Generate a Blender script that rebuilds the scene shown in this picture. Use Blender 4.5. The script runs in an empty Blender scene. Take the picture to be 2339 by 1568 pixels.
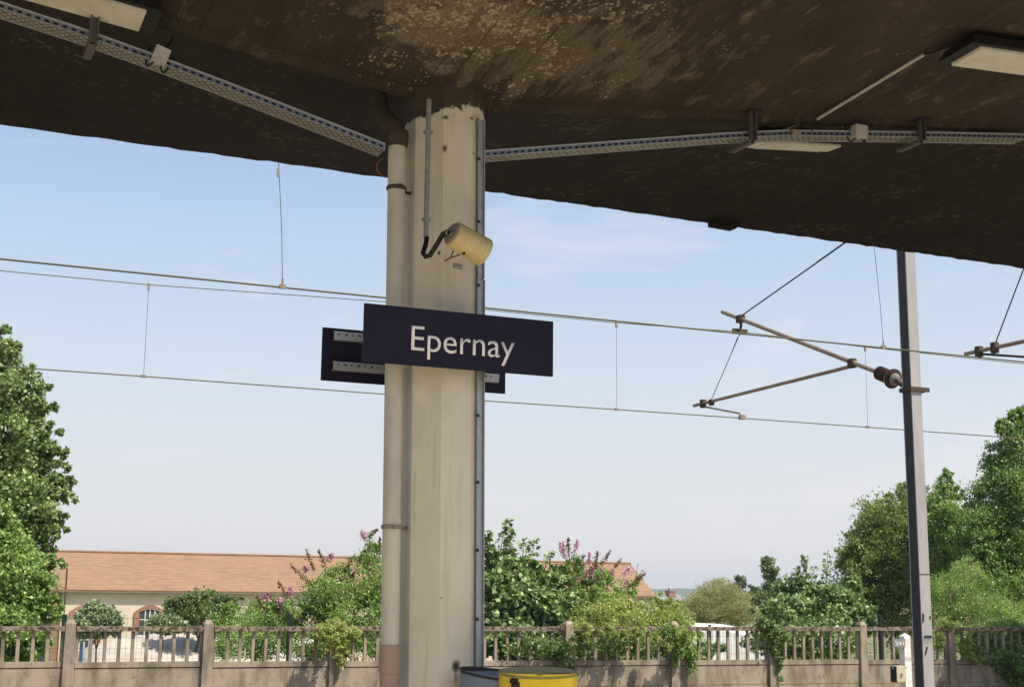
import bpy, bmesh, math, random
import numpy as np
from mathutils import Vector, Matrix
random.seed(4); RNG = np.random.default_rng(4)
C = bpy.context.scene.collection

# ------------------------------------------------------------------ camera
FPX, IW, IH = 3200.0, 2339.0, 1568.0                 # focal length and picture size in the same units
EYE = Vector((0, 0, 1.6))
U_ = np.array([.011, -1, 573/FPX]); U_ /= np.linalg.norm(U_)          # world up seen by the camera
T_ = np.array([7230, 573+.011*7230, FPX]); T_ /= np.linalg.norm(T_)   # track direction seen by the camera
Y_ = np.cross(U_, T_)
cam = bpy.data.objects.new('camera', bpy.data.cameras.new('camera')); C.objects.link(cam)
right = Vector((T_[0], Y_[0], U_[0])); down = Vector((T_[1], Y_[1], U_[1])); fwd = Vector((T_[2], Y_[2], U_[2]))
m = Matrix.Identity(4)
for i in range(3):
    m[i][0] = right[i]; m[i][1] = -down[i]; m[i][2] = -fwd[i]; m[i][3] = EYE[i]
cam.matrix_world = m
cam.data.sensor_width = 36; cam.data.lens = FPX/IW*36
cam.data.clip_start = .1; cam.data.clip_end = 12000
bpy.context.scene.camera = cam

# ------------------------------------------------------------------ sun, sky, exposure
SUN = Vector((.70, -1.0, 2.0)).normalized()
el = math.asin(SUN.z); az = math.atan2(SUN.x, SUN.y)
world = bpy.data.worlds.new('World'); bpy.context.scene.world = world; world.use_nodes = True
nt = world.node_tree; bg = nt.nodes['Background']
sky = nt.nodes.new('ShaderNodeTexSky'); sky.sky_type = 'NISHITA'; sky.sun_disc = False
sky.sun_elevation = el; sky.sun_rotation = az; sky.air_density = 1.0; sky.dust_density = 1.6; sky.ozone_density = 1.2; sky.altitude = 60
tc = nt.nodes.new('ShaderNodeTexCoord'); mp = nt.nodes.new('ShaderNodeMapping'); mp.inputs['Scale'].default_value = (2.2, 2.2, 9)
mp.inputs['Rotation'].default_value = (.25, .18, .3); mp.inputs['Location'].default_value = (1.7, .4, .9)
nz = nt.nodes.new('ShaderNodeTexNoise'); nz.inputs['Scale'].default_value = 2.3; nz.inputs['Detail'].default_value = 9; nz.inputs['Distortion'].default_value = .5
nz.inputs['Roughness'].default_value = .62
rp = nt.nodes.new('ShaderNodeValToRGB'); rp.color_ramp.elements[0].position = .54; rp.color_ramp.elements[1].position = .72
rp.color_ramp.elements[1].color = (.5, .5, .5, 1)
mx = nt.nodes.new('ShaderNodeMix'); mx.data_type = 'RGBA'; mx.inputs[7].default_value = (4.6, 4.3, 4.5, 1)
nt.links.new(tc.outputs['Generated'], mp.inputs['Vector']); nt.links.new(mp.outputs[0], nz.inputs['Vector'])
nt.links.new(nz.outputs['Fac'], rp.inputs['Fac']); nt.links.new(rp.outputs['Color'], mx.inputs[0])
sxyz = nt.nodes.new('ShaderNodeSeparateXYZ'); nt.links.new(tc.outputs['Generated'], sxyz.inputs[0])
hz_ = nt.nodes.new('ShaderNodeMapRange'); hz_.interpolation_type = 'SMOOTHSTEP'; hz_.inputs[1].default_value = -.02; hz_.inputs[2].default_value = .52; hz_.inputs[3].default_value = .95; hz_.inputs[4].default_value = .05
nt.links.new(sxyz.outputs[2], hz_.inputs[0])
pale = nt.nodes.new('ShaderNodeMix'); pale.data_type = 'RGBA'
hr = nt.nodes.new('ShaderNodeValToRGB'); hr.color_ramp.elements[0].color = (1.0, .965, .95, 1); hr.color_ramp.elements[1].color = (.60, .74, .91, 1); hr.color_ramp.elements[0].position = .0; hr.color_ramp.elements[1].position = .34
hs_ = nt.nodes.new('ShaderNodeVectorMath'); hs_.operation = 'SCALE'; hs_.inputs['Scale'].default_value = 4.35
nt.links.new(sxyz.outputs[2], hr.inputs[0]); nt.links.new(hr.outputs[0], hs_.inputs[0]); nt.links.new(hs_.outputs[0], pale.inputs[7])   # hazy summer air low in the sky
nt.links.new(hz_.outputs[0], pale.inputs[0]); nt.links.new(sky.outputs[0], pale.inputs[6])
nt.links.new(pale.outputs[2], mx.inputs[6]); nt.links.new(mx.outputs[2], bg.inputs['Color'])
bg.inputs['Strength'].default_value = .15
sl = bpy.data.lights.new('sun', 'SUN'); sl.energy = 4.8; sl.angle = math.radians(.5); sl.color = (1, .93, .82)
so = bpy.data.objects.new('sun', sl); C.objects.link(so); so.rotation_euler = SUN.to_track_quat('Z', 'Y').to_euler(); so.location = (0, 0, 30)
sc = bpy.context.scene
sc.view_settings.view_transform = 'Standard'; sc.view_settings.look = 'None'; sc.view_settings.gamma = 1
sc.view_settings.use_curve_mapping = False; sc.view_settings.exposure = 0.42

# ------------------------------------------------------------------ sight-line helpers: turn a spot of the picture into a place on a real plane
def ray(x, y):
    d = np.array([x-1169.5, y-784, FPX]); return Vector((float(T_@d), float(Y_@d), float(U_@d)))
def atY(x, y, Y): r = ray(x, y); return EYE + r*(Y/r.y)
def atX(x, y, X): r = ray(x, y); return EYE + r*(X/r.x)
def atZ(x, y, Z): r = ray(x, y); return EYE + r*((Z-1.6)/r.z)

# ------------------------------------------------------------------ materials
def P(name, col, rough=.8, metal=0.0, col2=None, scale=6, detail=6, lo=.35, hi=.65, stretch=(1, 1, 1), bump=0, bscale=40, spec=.3,
      col3=None, s3=30, lo3=.6, hi3=.66, st3=(1, 1, 1)):
    mt = bpy.data.materials.new(name); mt.use_nodes = True; n = mt.node_tree; b = n.nodes['Principled BSDF']
    b.inputs['Roughness'].default_value = rough; b.inputs['Metallic'].default_value = metal
    b.inputs['Specular IOR Level'].default_value = spec; b.inputs['Base Color'].default_value = (*col, 1)
    geo = n.nodes.new('ShaderNodeNewGeometry')
    def noise(sc_, st, dt=6):
        mpp = n.nodes.new('ShaderNodeMapping'); mpp.inputs['Scale'].default_value = st
        q = n.nodes.new('ShaderNodeTexNoise'); q.inputs['Scale'].default_value = sc_; q.inputs['Detail'].default_value = dt; q.inputs['Roughness'].default_value = .62
        n.links.new(geo.outputs['Position'], mpp.inputs['Vector']); n.links.new(mpp.outputs[0], q.inputs['Vector']); return q
    def ramp(src, l, h):
        q = n.nodes.new('ShaderNodeMapRange'); q.inputs[1].default_value = l; q.inputs[2].default_value = h; n.links.new(src, q.inputs[0]); return q.outputs[0]
    def mix(f, a, b_):
        q = n.nodes.new('ShaderNodeMix'); q.data_type = 'RGBA'
        if f is not None: n.links.new(f, q.inputs[0])
        for v, i in ((a, 6), (b_, 7)):
            if isinstance(v, tuple): q.inputs[i].default_value = (*v, 1)
            else: n.links.new(v, q.inputs[i])
        return q.outputs[2]
    out = None
    if col2:
        out = mix(ramp(noise(scale, stretch, detail).outputs['Fac'], lo, hi), col, col2)
    if col3:
        out = mix(ramp(noise(s3, st3).outputs['Fac'], lo3, hi3), out if out else col, col3)
    if out: n.links.new(out, b.inputs['Base Color'])
    if bump:
        bp = n.nodes.new('ShaderNodeBump'); bp.inputs['Strength'].default_value = bump; bp.inputs['Distance'].default_value = .01
        n.links.new(noise(bscale, (1, 1, 1)).outputs['Fac'], bp.inputs['Height']); n.links.new(bp.outputs[0], b.inputs['Normal'])
    mt['h'] = 1
    mt_helpers[name] = (n, b, geo, noise, ramp, mix, out)
    return mt
mt_helpers = {}
def math_node(n, op, a, b_=None, clamp=False):
    q = n.nodes.new('ShaderNodeMath'); q.operation = op; q.use_clamp = clamp
    for v, i in ((a, 0), (b_, 1)):
        if v is None: continue
        if isinstance(v, (int, float)): q.inputs[i].default_value = v
        else: n.links.new(v, q.inputs[i])
    return q.outputs[0]

def leaf_mat(name, c1, c2, c3=None, trans=.35, rough=.55):
    mt = bpy.data.materials.new(name); mt.use_nodes = True; n = mt.node_tree; b = n.nodes['Principled BSDF']
    b.inputs['Roughness'].default_value = rough; b.inputs['Specular IOR Level'].default_value = .35
    g = n.nodes.new('ShaderNodeNewGeometry'); r = n.nodes.new('ShaderNodeValToRGB')
    r.color_ramp.elements[0].color = (*c1, 1); r.color_ramp.elements[1].color = (*c2, 1)
    if c3: e = r.color_ramp.elements.new(.5); e.color = (*c3, 1)
    nn = n.nodes.new('ShaderNodeTexNoise'); nn.inputs['Scale'].default_value = 1.1; n.links.new(g.outputs['Position'], nn.inputs['Vector'])
    a = math_node(n, 'MULTIPLY', g.outputs['Random Per Island'], .65)
    a2 = math_node(n, 'MULTIPLY_ADD', nn.outputs['Fac'], .9); n.links.new(a, a2.node.inputs[2])
    a3 = math_node(n, 'SUBTRACT', a2, .27, True)
    n.links.new(a3, r.inputs['Fac']); n.links.new(r.outputs[0], b.inputs['Base Color'])
    t = n.nodes.new('ShaderNodeBsdfTranslucent'); mm = n.nodes.new('ShaderNodeMixShader'); mm.inputs[0].default_value = trans
    hs = n.nodes.new('ShaderNodeHueSaturation'); hs.inputs['Value'].default_value = 1.5; hs.inputs['Saturation'].default_value = 1.1
    n.links.new(r.outputs[0], hs.inputs['Color']); n.links.new(hs.outputs[0], t.inputs['Color'])
    n.links.new(b.outputs[0], mm.inputs[1]); n.links.new(t.outputs[0], mm.inputs[2])
    n.links.new(mm.outputs[0], n.nodes['Material Output'].inputs['Surface']); return mt

M = {}
M['fence'] = P('old_concrete', (.345, .28, .205), .92, 0, (.175, .14, .10), 3.0, 10, .42, .62, (1, 1, .40), .6, 45, .2, (.10, .09, .07), 11, .62, .72)
M['fence_rail'] = P('mossy_concrete', (.38, .30, .23), .92, 0, (.09, .06, .04), 14, 8, .42, .58, (1, 1, 1), .7, 60, .2)
M['joint'] = P('dark_joint', (.03, .026, .02), .95)
M['paint'] = P('cream_paint', (.62, .56, .44), .55, 0, (.54, .485, .38), 5, 7, .35, .7, (1, 1, .3), .12, 70, .3)
M['pipe'] = P('cream_pipe', (.62, .55, .42), .5, 0, (.47, .41, .31), 8, 6, .35, .7, (1, 1, .4), .1, 60, .35, (.22, .15, .09), 9, .68, .75, (1, 1, .5))
M['pinkpipe'] = P('pinkish_cast_iron', (.42, .27, .19), .7, 0, (.34, .25, .19), 12, 5, .3, .7, (1, 1, .3))
M['rust'] = P('dark_rusty_iron', (.045, .034, .026), .8, 0, (.10, .06, .035), 20)
M['elbow'] = P('sooty_iron', (.028, .023, .017), .85, 0, (.07, .05, .032), 9)
M['brk'] = P('dark_bracket_steel', (.11, .10, .09), .5, .3)
M['galv'] = P('galvanised_steel', (.46, .465, .46), .48, .55, (.34, .345, .34), 25, 6, .3, .7)
M['galv_dull'] = P('dull_galvanised', (.34, .33, .30), .55, .45, (.24, .23, .2), 20)
M['dark'] = P('dark_housing', (.022, .021, .019), .55)
M['black'] = P('black_cable', (.012, .012, .011), .5)
M['orangecable'] = P('rusty_cable', (.20, .07, .035), .6)
M['diff'] = P('pale_diffuser', (.66, .62, .50), .4, 0, (.50, .46, .36), 7, 5, .4, .75, (1, 1, 1), 0, 1, .4, (.16, .12, .08), 30, .72, .76)
M['box'] = P('pale_plastic', (.52, .49, .43), .5, 0, (.42, .39, .33), 12)
M['spk'] = P('yellowed_enamel', (.60, .47, .22), .45, 0, (.52, .39, .17), 10, 5, .35, .7, (1, 1, 1), .05, 80, .4)
M['navy'] = P('navy_enamel', (.010, .009, .022), .6, 0, (.015, .013, .028), 3, 4, .3, .7, (1, 1, 1), 0, 1, .2)
M['white'] = P('white_letters', (.85, .80, .75), .5)
M['mast'] = P('grey_mast_paint', (.40, .375, .355), .5, .0, (.32, .30, .285), 4, 6, .35, .7, (1, 1, .25), 0, 1, .3, (.20, .13, .09), 16, .70, .74)
M['mast_shade'] = P('shaded_mast_side', (.035, .036, .04), .7, 0, (.055, .05, .045), 8)  # shade on the mast's left side, put into the colour
M['tube'] = P('weathered_tube', (.34, .27, .20), .55, .3, (.22, .17, .12), 9)
M['wire'] = P('copper_wire', (.10, .105, .055), .6, .2)
M['ins'] = P('brown_porcelain', (.06, .026, .02), .25, 0, None, spec=.6)
M['yellow'] = P('yellow_enamel', (.72, .50, .010), .38, 0, (.62, .42, .010), 7, 5, .4, .7, (1, 1, 1), 0, 1, .5, (.03, .025, .02), 22, .70, .73)
M['olive'] = P('worn_olive_lid', (.30, .25, .045), .6, 0, (.20, .18, .05), 14)
M['grey'] = P('grey_blue_enamel', (.19, .22, .27), .5, 0, (.14, .165, .21), 8, 5, .35, .7, (1, 1, 1), 0, 1, .4, (.02, .02, .02), 16, .70, .73)
M['rim'] = P('grey_metal_rim', (.33, .34, .32), .4, .3)
M['wpost'] = P('white_post_paint', (.78, .74, .66), .7, 0, (.62, .58, .50), 9, 6, .4, .75)
M['wbox'] = P('cream_box_paint', (.60, .52, .36), .6, 0, (.48, .40, .27), 9)
M['plate'] = P('spotted_grey_plate', (.30, .30, .29), .7, 0, (.10, .10, .10), 55, 5, .5, .6)
M['bark'] = P('bark', (.13, .10, .07), .95, 0, (.07, .055, .04), 12, 6, .35, .65, (1, 1, .3), .5, 30)
M['dry'] = P('dry_twigs', (.30, .23, .15), .9, 0, (.20, .15, .10), 8)
M['stem'] = P('green_stem', (.12, .14, .05), .8)
M['greenpost'] = P('dark_green_metal', (.012, .022, .015), .5)
M['bluepost'] = P('blue_metal', (.05, .10, .20), .5)
M['gravel'] = P('gravel', (.47, .42, .35), .95, 0, (.34, .30, .24), 1.1, 10, .42, .66, (1, 1, 2), .8, 8, .2, (.16, .17, .08), 2.6, .66, .72)
M['wsheet'] = P('white_sheet', (.80, .78, .74), .5, 0, (.62, .61, .57), 3)
M['render'] = P('warm_render', (.66, .56, .42), .9, 0, (.58, .48, .36), .8, 7, .35, .7)
M['brick'] = P('orange_brick', (.32, .18, .115), .85, 0, (.25, .14, .09), 3)
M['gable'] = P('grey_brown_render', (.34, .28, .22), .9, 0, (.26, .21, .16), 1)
M['glass'] = P('dark_window_glass', (.05, .06, .07), .15, spec=.7)
M['frame'] = P('pale_window_frame', (.55, .55, .50), .6)
M['slate'] = P('grey_slate', (.28, .27, .28), .7, 0, (.22, .21, .22), 1)
M['asphalt'] = P('platform_asphalt', (.15, .135, .11), .9, 0, (.12, .105, .09), 3, 8, .35, .65, (1, 1, 1), .3, 60)
M['bounce_pale'] = P('pale_bounce_tone', (.60, .52, .38), .9, 0, (.52, .45, .33), 2)  # pale tone of the added bounce strip
M['kerb'] = P('kerb_concrete', (.45, .41, .35), .9, 0, (.35, .32, .27), 5)
M['ballast'] = P('ballast', (.24, .20, .165), .95, 0, (.11, .09, .075), 16, 6, .38, .6, (1, 1, 1), 1.0, 30)
M['sleeper'] = P('sleeper', (.22, .20, .17), .9)
M['rail'] = P('rusty_rail', (.16, .09, .055), .6, .4)
M['ground'] = P('dry_grass_ground', (.12, .13, .05), .95, 0, (.26, .22, .13), .35, 9, .4, .65, (1, 1, 1), .4, 6, .2, (.07, .10, .03), 1.5, .5, .65)
M['hill'] = P('wooded_hillside', (.035, .055, .02), .95, 0, (.055, .075, .028), .02, 10, .35, .65, (1, 1, 1), 1, .05)
M['grass'] = leaf_mat('grass_blades', (.10, .15, .03), (.22, .24, .07), trans=.25)
# roof tiles: rows of tiles down the slope
M['tile'] = P('orange_roof_tiles', (.265, .165, .095), .85, 0, (.175, .12, .078), .55, 9, .3, .72, (1, 1, 1), 0, 1, .2, (.17, .13, .10), 1.6, .56, .72)
n, b, geo, noise, ramp, mix, out = mt_helpers['orange_roof_tiles']
wv = n.nodes.new('ShaderNodeTexWave'); wv.bands_direction = 'Z'; wv.wave_profile = 'SAW'; wv.inputs['Scale'].default_value = 1.6; wv.inputs['Distortion'].default_value = .6; wv.inputs['Detail'].default_value = 3; wv.inputs['Detail Scale'].default_value = 3
n.links.new(geo.outputs['Position'], wv.inputs['Vector'])
out = mix(ramp(noise(3.0, (.5, .5, 7), 6).outputs['Fac'], .40, .66), out, (.32, .185, .11))
out = mix(math_node(n, 'MULTIPLY', math_node(n, 'GREATER_THAN', wv.outputs['Fac'], .85), .18), out, (.10, .06, .04))
n.links.new(out, b.inputs['Base Color'])
bp = n.nodes.new('ShaderNodeBump'); bp.inputs['Strength'].default_value = .8; bp.inputs['Distance'].default_value = .05
n.links.new(wv.outputs['Fac'], bp.inputs['Height']); n.links.new(bp.outputs[0], b.inputs['Normal'])
# perforated cable tray: real openings
def slotted(name, col, sx, sz):
    mt = P(name, col, .40, .7, tuple(c*.75 for c in col), 20)
    n, b, geo, noise, ramp, mix, out = mt_helpers[name]
    tcc = n.nodes.new('ShaderNodeTexCoord'); uv = tcc.outputs['UV']
    br = n.nodes.new('ShaderNodeTexBrick'); br.offset = .5; br.inputs['Scale'].default_value = 1; br.inputs['Brick Width'].default_value = sx; br.inputs['Row Height'].default_value = sz
    br.inputs['Mortar Size'].default_value = sz*.30; br.inputs['Mortar Smooth'].default_value = 0
    n.links.new(uv, br.inputs['Vector'])
    tr = n.nodes.new('ShaderNodeBsdfTransparent'); mm = n.nodes.new('ShaderNodeMixShader')
    n.links.new(br.outputs['Fac'], mm.inputs[0]); n.links.new(tr.outputs[0], mm.inputs[1]); n.links.new(b.outputs[0], mm.inputs[2])
    n.links.new(mm.outputs[0], n.nodes['Material Output'].inputs['Surface']); return mt
M['tray_side'] = slotted('slotted_tray_side', (.26, .30, .35), .052, .040)
M['tray_floor'] = slotted('slotted_tray_floor', (.40, .39, .30), .052, .030)
# canopy underside: board-marked, sooty, peeling
M['soffit'] = P('sooty_board_marked_concrete', (.068, .052, .035), .9, 0, (.040, .032, .023), 2.2, 9, .36, .64, (1.0, .6, 1), 0, 1, .15)
def soffit_nodes():
    n, b, geo, noise, ramp, mix, out = mt_helpers['sooty_board_marked_concrete']
    sep = n.nodes.new('ShaderNodeSeparateXYZ'); n.links.new(geo.outputs['Position'], sep.inputs[0])
    def dist(cx, cy, rx, ry):
        a = math_node(n, 'DIVIDE', math_node(n, 'SUBTRACT', sep.outputs[0], cx), rx); c = math_node(n, 'DIVIDE', math_node(n, 'SUBTRACT', sep.outputs[1], cy), ry)
        return math_node(n, 'SQRT', math_node(n, 'ADD', math_node(n, 'MULTIPLY', a, a), math_node(n, 'MULTIPLY', c, c)))
    def unused(): pass
    def near(d):   # 1 at the centre, 0 at radius
        return math_node(n, 'SUBTRACT', 1.0, d, True)
    d1 = near(dist(2.95, 7.35, .75, .75)); d2 = near(dist(3.1, 7.3, 2.0, 1.3)); d3 = near(dist(3.9, 7.6, 1.3, .8))
    # stains drawn out along the boards
    out = mix(ramp(noise(5, (2.6, .28, 1), 8).outputs['Fac'], .56, .72), out, (.085, .060, .037))
    # bare paler concrete patch round the column head
    f = math_node(n, 'ADD', noise(4.0, (1.1, .7, 1), 8).outputs['Fac'], math_node(n, 'MULTIPLY', d1, .36))
    out = mix(ramp(f, .58, .72), out, (.19, .15, .10))
    f = math_node(n, 'ADD', noise(5, (1.6, .4, 1), 8).outputs['Fac'], math_node(n, 'MULTIPLY', d3, .30))
    out = mix(ramp(f, .60, .72), out, (.15, .115, .075))
    # flaking lime dots
    def dots(scale, thr, amt, col, out):
        v = n.nodes.new('ShaderNodeTexVoronoi'); v.inputs['Scale'].default_value = scale; v.inputs['Randomness'].default_value = 1
        mpq = n.nodes.new('ShaderNodeMapping'); mpq.inputs['Scale'].default_value = (1.0, .75, 1); n.links.new(geo.outputs['Position'], mpq.inputs['Vector'])
        dsx = n.nodes.new('ShaderNodeVectorMath'); dsx.operation = 'ADD'; nq = noise(14, (1, 1, 1), 3); sc2 = n.nodes.new('ShaderNodeVectorMath'); sc2.operation = 'SCALE'; sc2.inputs['Scale'].default_value = .09
        n.links.new(nq.outputs['Color'], sc2.inputs[0]); n.links.new(mpq.outputs[0], dsx.inputs[0]); n.links.new(sc2.outputs[0], dsx.inputs[1]); n.links.new(dsx.outputs[0], v.inputs['Vector'])
        gate = math_node(n, 'ADD', noise(3.2, (1, .7, 1), 6).outputs['Fac'], math_node(n, 'MULTIPLY', d2, amt))
        rad = math_node(n, 'MULTIPLY', ramp(gate, .53, .85), thr)
        q = n.nodes.new('ShaderNodeMapRange'); n.links.new(math_node(n, 'SUBTRACT', rad, v.outputs['Distance']), q.inputs[0]); q.inputs[1].default_value = 0; q.inputs[2].default_value = .12
        return mix(q.outputs[0], out, col)
    out = dots(13, .50, .30, (.27, .21, .14), out)
    out = dots(26, .52, .30, (.40, .32, .21), out)
    # soot on the wing over the track, with paler flakes
    f = ramp(math_node(n, 'ADD', sep.outputs[1], math_node(n, 'MULTIPLY', noise(3, (1, 1, 1)).outputs['Fac'], .5)), 8.35, 9.1)
    dark = mix(ramp(noise(7, (1.0, 1.0, 1), 8).outputs['Fac'], .50, .70), (.020, .0165, .013), (.036, .029, .022))
    dark = mix(ramp(math_node(n, 'ADD', noise(13, (1.0, .8, 1), 5).outputs['Fac'], math_node(n, 'MULTIPLY', noise(1.1, (1, 1, 1), 2).outputs['Fac'], .5)), .86, .94), dark, (.11, .09, .065))
    out = mix(math_node(n, 'MULTIPLY', f, .88), out, dark)
    # board joints running across the canopy
    jx = math_node(n, 'FRACT', math_node(n, 'MULTIPLY', math_node(n, 'ADD', sep.outputs[0], math_node(n, 'MULTIPLY', noise(1.2, (1, .4, 1)).outputs['Fac'], .03)), 7.6))
    j = math_node(n, 'LESS_THAN', jx, .085)
    js = math_node(n, 'MULTIPLY', j, math_node(n, 'MULTIPLY', ramp(noise(1.6, (5, .5, 1)).outputs['Fac'], .48, .60), .6))
    out = mix(js, out, (.018, .014, .010))
    out = mix(math_node(n, 'MULTIPLY', ramp(noise(90, (1.6, .5, 1), 4).outputs['Fac'], .45, .60), .55), out, mix(None, (.02, .016, .011), (.02, .016, .011)))
    n.links.new(out, b.inputs['Base Color'])
    bp = n.nodes.new('ShaderNodeBump'); bp.inputs['Strength'].default_value = .5; bp.inputs['Distance'].default_value = .015
    h = math_node(n, 'ADD', noise(22, (1, .6, 1), 8).outputs['Fac'], math_node(n, 'MULTIPLY', j, -.6))
    n.links.new(h, bp.inputs['Height']); n.links.new(bp.outputs[0], b.inputs['Normal'])
soffit_nodes()
# pillar paint, worn off at the head
M['pillar'] = P('cream_painted_concrete', (.72, .635, .485), .6, 0, (.59, .515, .385), 2.6, 7, .35, .7, (1, 1, .4), .25, 45, .25)
SPOTS = [(1041, 1520, 15, 20, 2.5), (1041, 1548, 7, 22, 1.2), (1016, 340, 10, 14, 2), (1018, 268, 14, 8, 1.8), (1078, 270, 10, 8, 1.5), (1005, 576, 5, 6, 2), (953, 625, 6, 6, 1.8), (1082, 348, 5, 5, 2), (1008, 1364, 4, 5, 1.6), (950, 1404, 3, 5, 1.6)]
def pillar_nodes():
    n, b, geo, noise, ramp, mix, out = mt_helpers['cream_painted_concrete']
    sep = n.nodes.new('ShaderNodeSeparateXYZ'); n.links.new(geo.outputs['Position'], sep.inputs[0])
    f = noise(13, (1, 1, 1), 5).outputs['Fac']
    out = mix(ramp(f, .74, .80), out, (.12, .075, .045))
    out = mix(math_node(n, 'MULTIPLY', ramp(noise(16, (1, 1, .06), 6).outputs['Fac'], .56, .74), .45), out, (.33, .27, .18))
    out = mix(math_node(n, 'MULTIPLY', ramp(noise(2.2, (1, 1, .7), 8).outputs['Fac'], .52, .70), .35), out, (.36, .30, .21))                 # rust spots
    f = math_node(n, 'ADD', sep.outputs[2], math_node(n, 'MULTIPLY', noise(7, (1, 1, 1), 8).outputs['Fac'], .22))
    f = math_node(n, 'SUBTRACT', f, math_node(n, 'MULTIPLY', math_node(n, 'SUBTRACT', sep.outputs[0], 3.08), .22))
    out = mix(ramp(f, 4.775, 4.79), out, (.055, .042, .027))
    for (px_, py_, rx_, rz_, st_) in SPOTS:
        q = atY(px_, py_, 8.08); rx_ *= .0024; rz_ *= .0026; st_ *= .7
        a_ = math_node(n, 'DIVIDE', math_node(n, 'SUBTRACT', sep.outputs[0], q.x), rx_); c_ = math_node(n, 'DIVIDE', math_node(n, 'SUBTRACT', sep.outputs[2], q.z), rz_)
        d_ = math_node(n, 'SQRT', math_node(n, 'ADD', math_node(n, 'MULTIPLY', a_, a_), math_node(n, 'MULTIPLY', c_, c_)))
        k_ = math_node(n, 'MULTIPLY', math_node(n, 'SUBTRACT', 1.0, math_node(n, 'MULTIPLY', d_, math_node(n, 'ADD', .1, math_node(n, 'MULTIPLY', noise(38, (1, 1, 1), 6).outputs['Fac'], 2.0))), True), st_, True)
        out = mix(k_, out, (.07, .048, .03))
    n.links.new(out, b.inputs['Base Color'])
pillar_nodes()
L = {}
L['linden'] = leaf_mat('linden_leaves', (.045, .085, .022), (.56, .62, .29), (.19, .27, .085), .25, .40)
L['bright'] = leaf_mat('bright_leaves', (.055, .11, .022), (.50, .58, .22), (.19, .31, .07), .3, .40)
L['dull'] = leaf_mat('grey_green_leaves', (0.091, 0.130, 0.058), (0.468, 0.507, 0.299), (0.240, 0.305, 0.156), .25, .45)
L['dark'] = leaf_mat('dark_leaves', (0.053, 0.087, 0.030), (0.285, 0.345, 0.135), (0.143, 0.203, 0.068), .25, .45)
L['maple'] = leaf_mat('maple_leaves', (.04, .085, .022), (.50, .58, .26), (.14, .22, .065), .22, .38)
L['olive'] = leaf_mat('olive_leaves', (.06, .085, .022), (.42, .46, .16), (.19, .245, .065), .25, .42)
L['yellow'] = leaf_mat('yellow_green_leaves', (0.123, 0.179, 0.034), (0.538, 0.538, 0.202), (0.291, 0.347, 0.095), .35, .45)
L['willow'] = leaf_mat('willowy_leaves', (0.198, 0.220, 0.088), (0.462, 0.451, 0.209), (0.319, 0.330, 0.143))
L['robinia'] = leaf_mat('robinia_leaves', (.045, .085, .022), (.44, .55, .19), (.15, .25, .06), .28, .40)
L['pink'] = leaf_mat('pink_florets', (.45, .20, .28), (.68, .42, .48), trans=.2)
L['brown'] = leaf_mat('withered_florets', (.14, .08, .035), (.28, .17, .09), trans=.1)
L['conifer'] = leaf_mat('conifer_needles', (0.052, 0.091, 0.039), (0.143, 0.195, 0.078))

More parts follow.
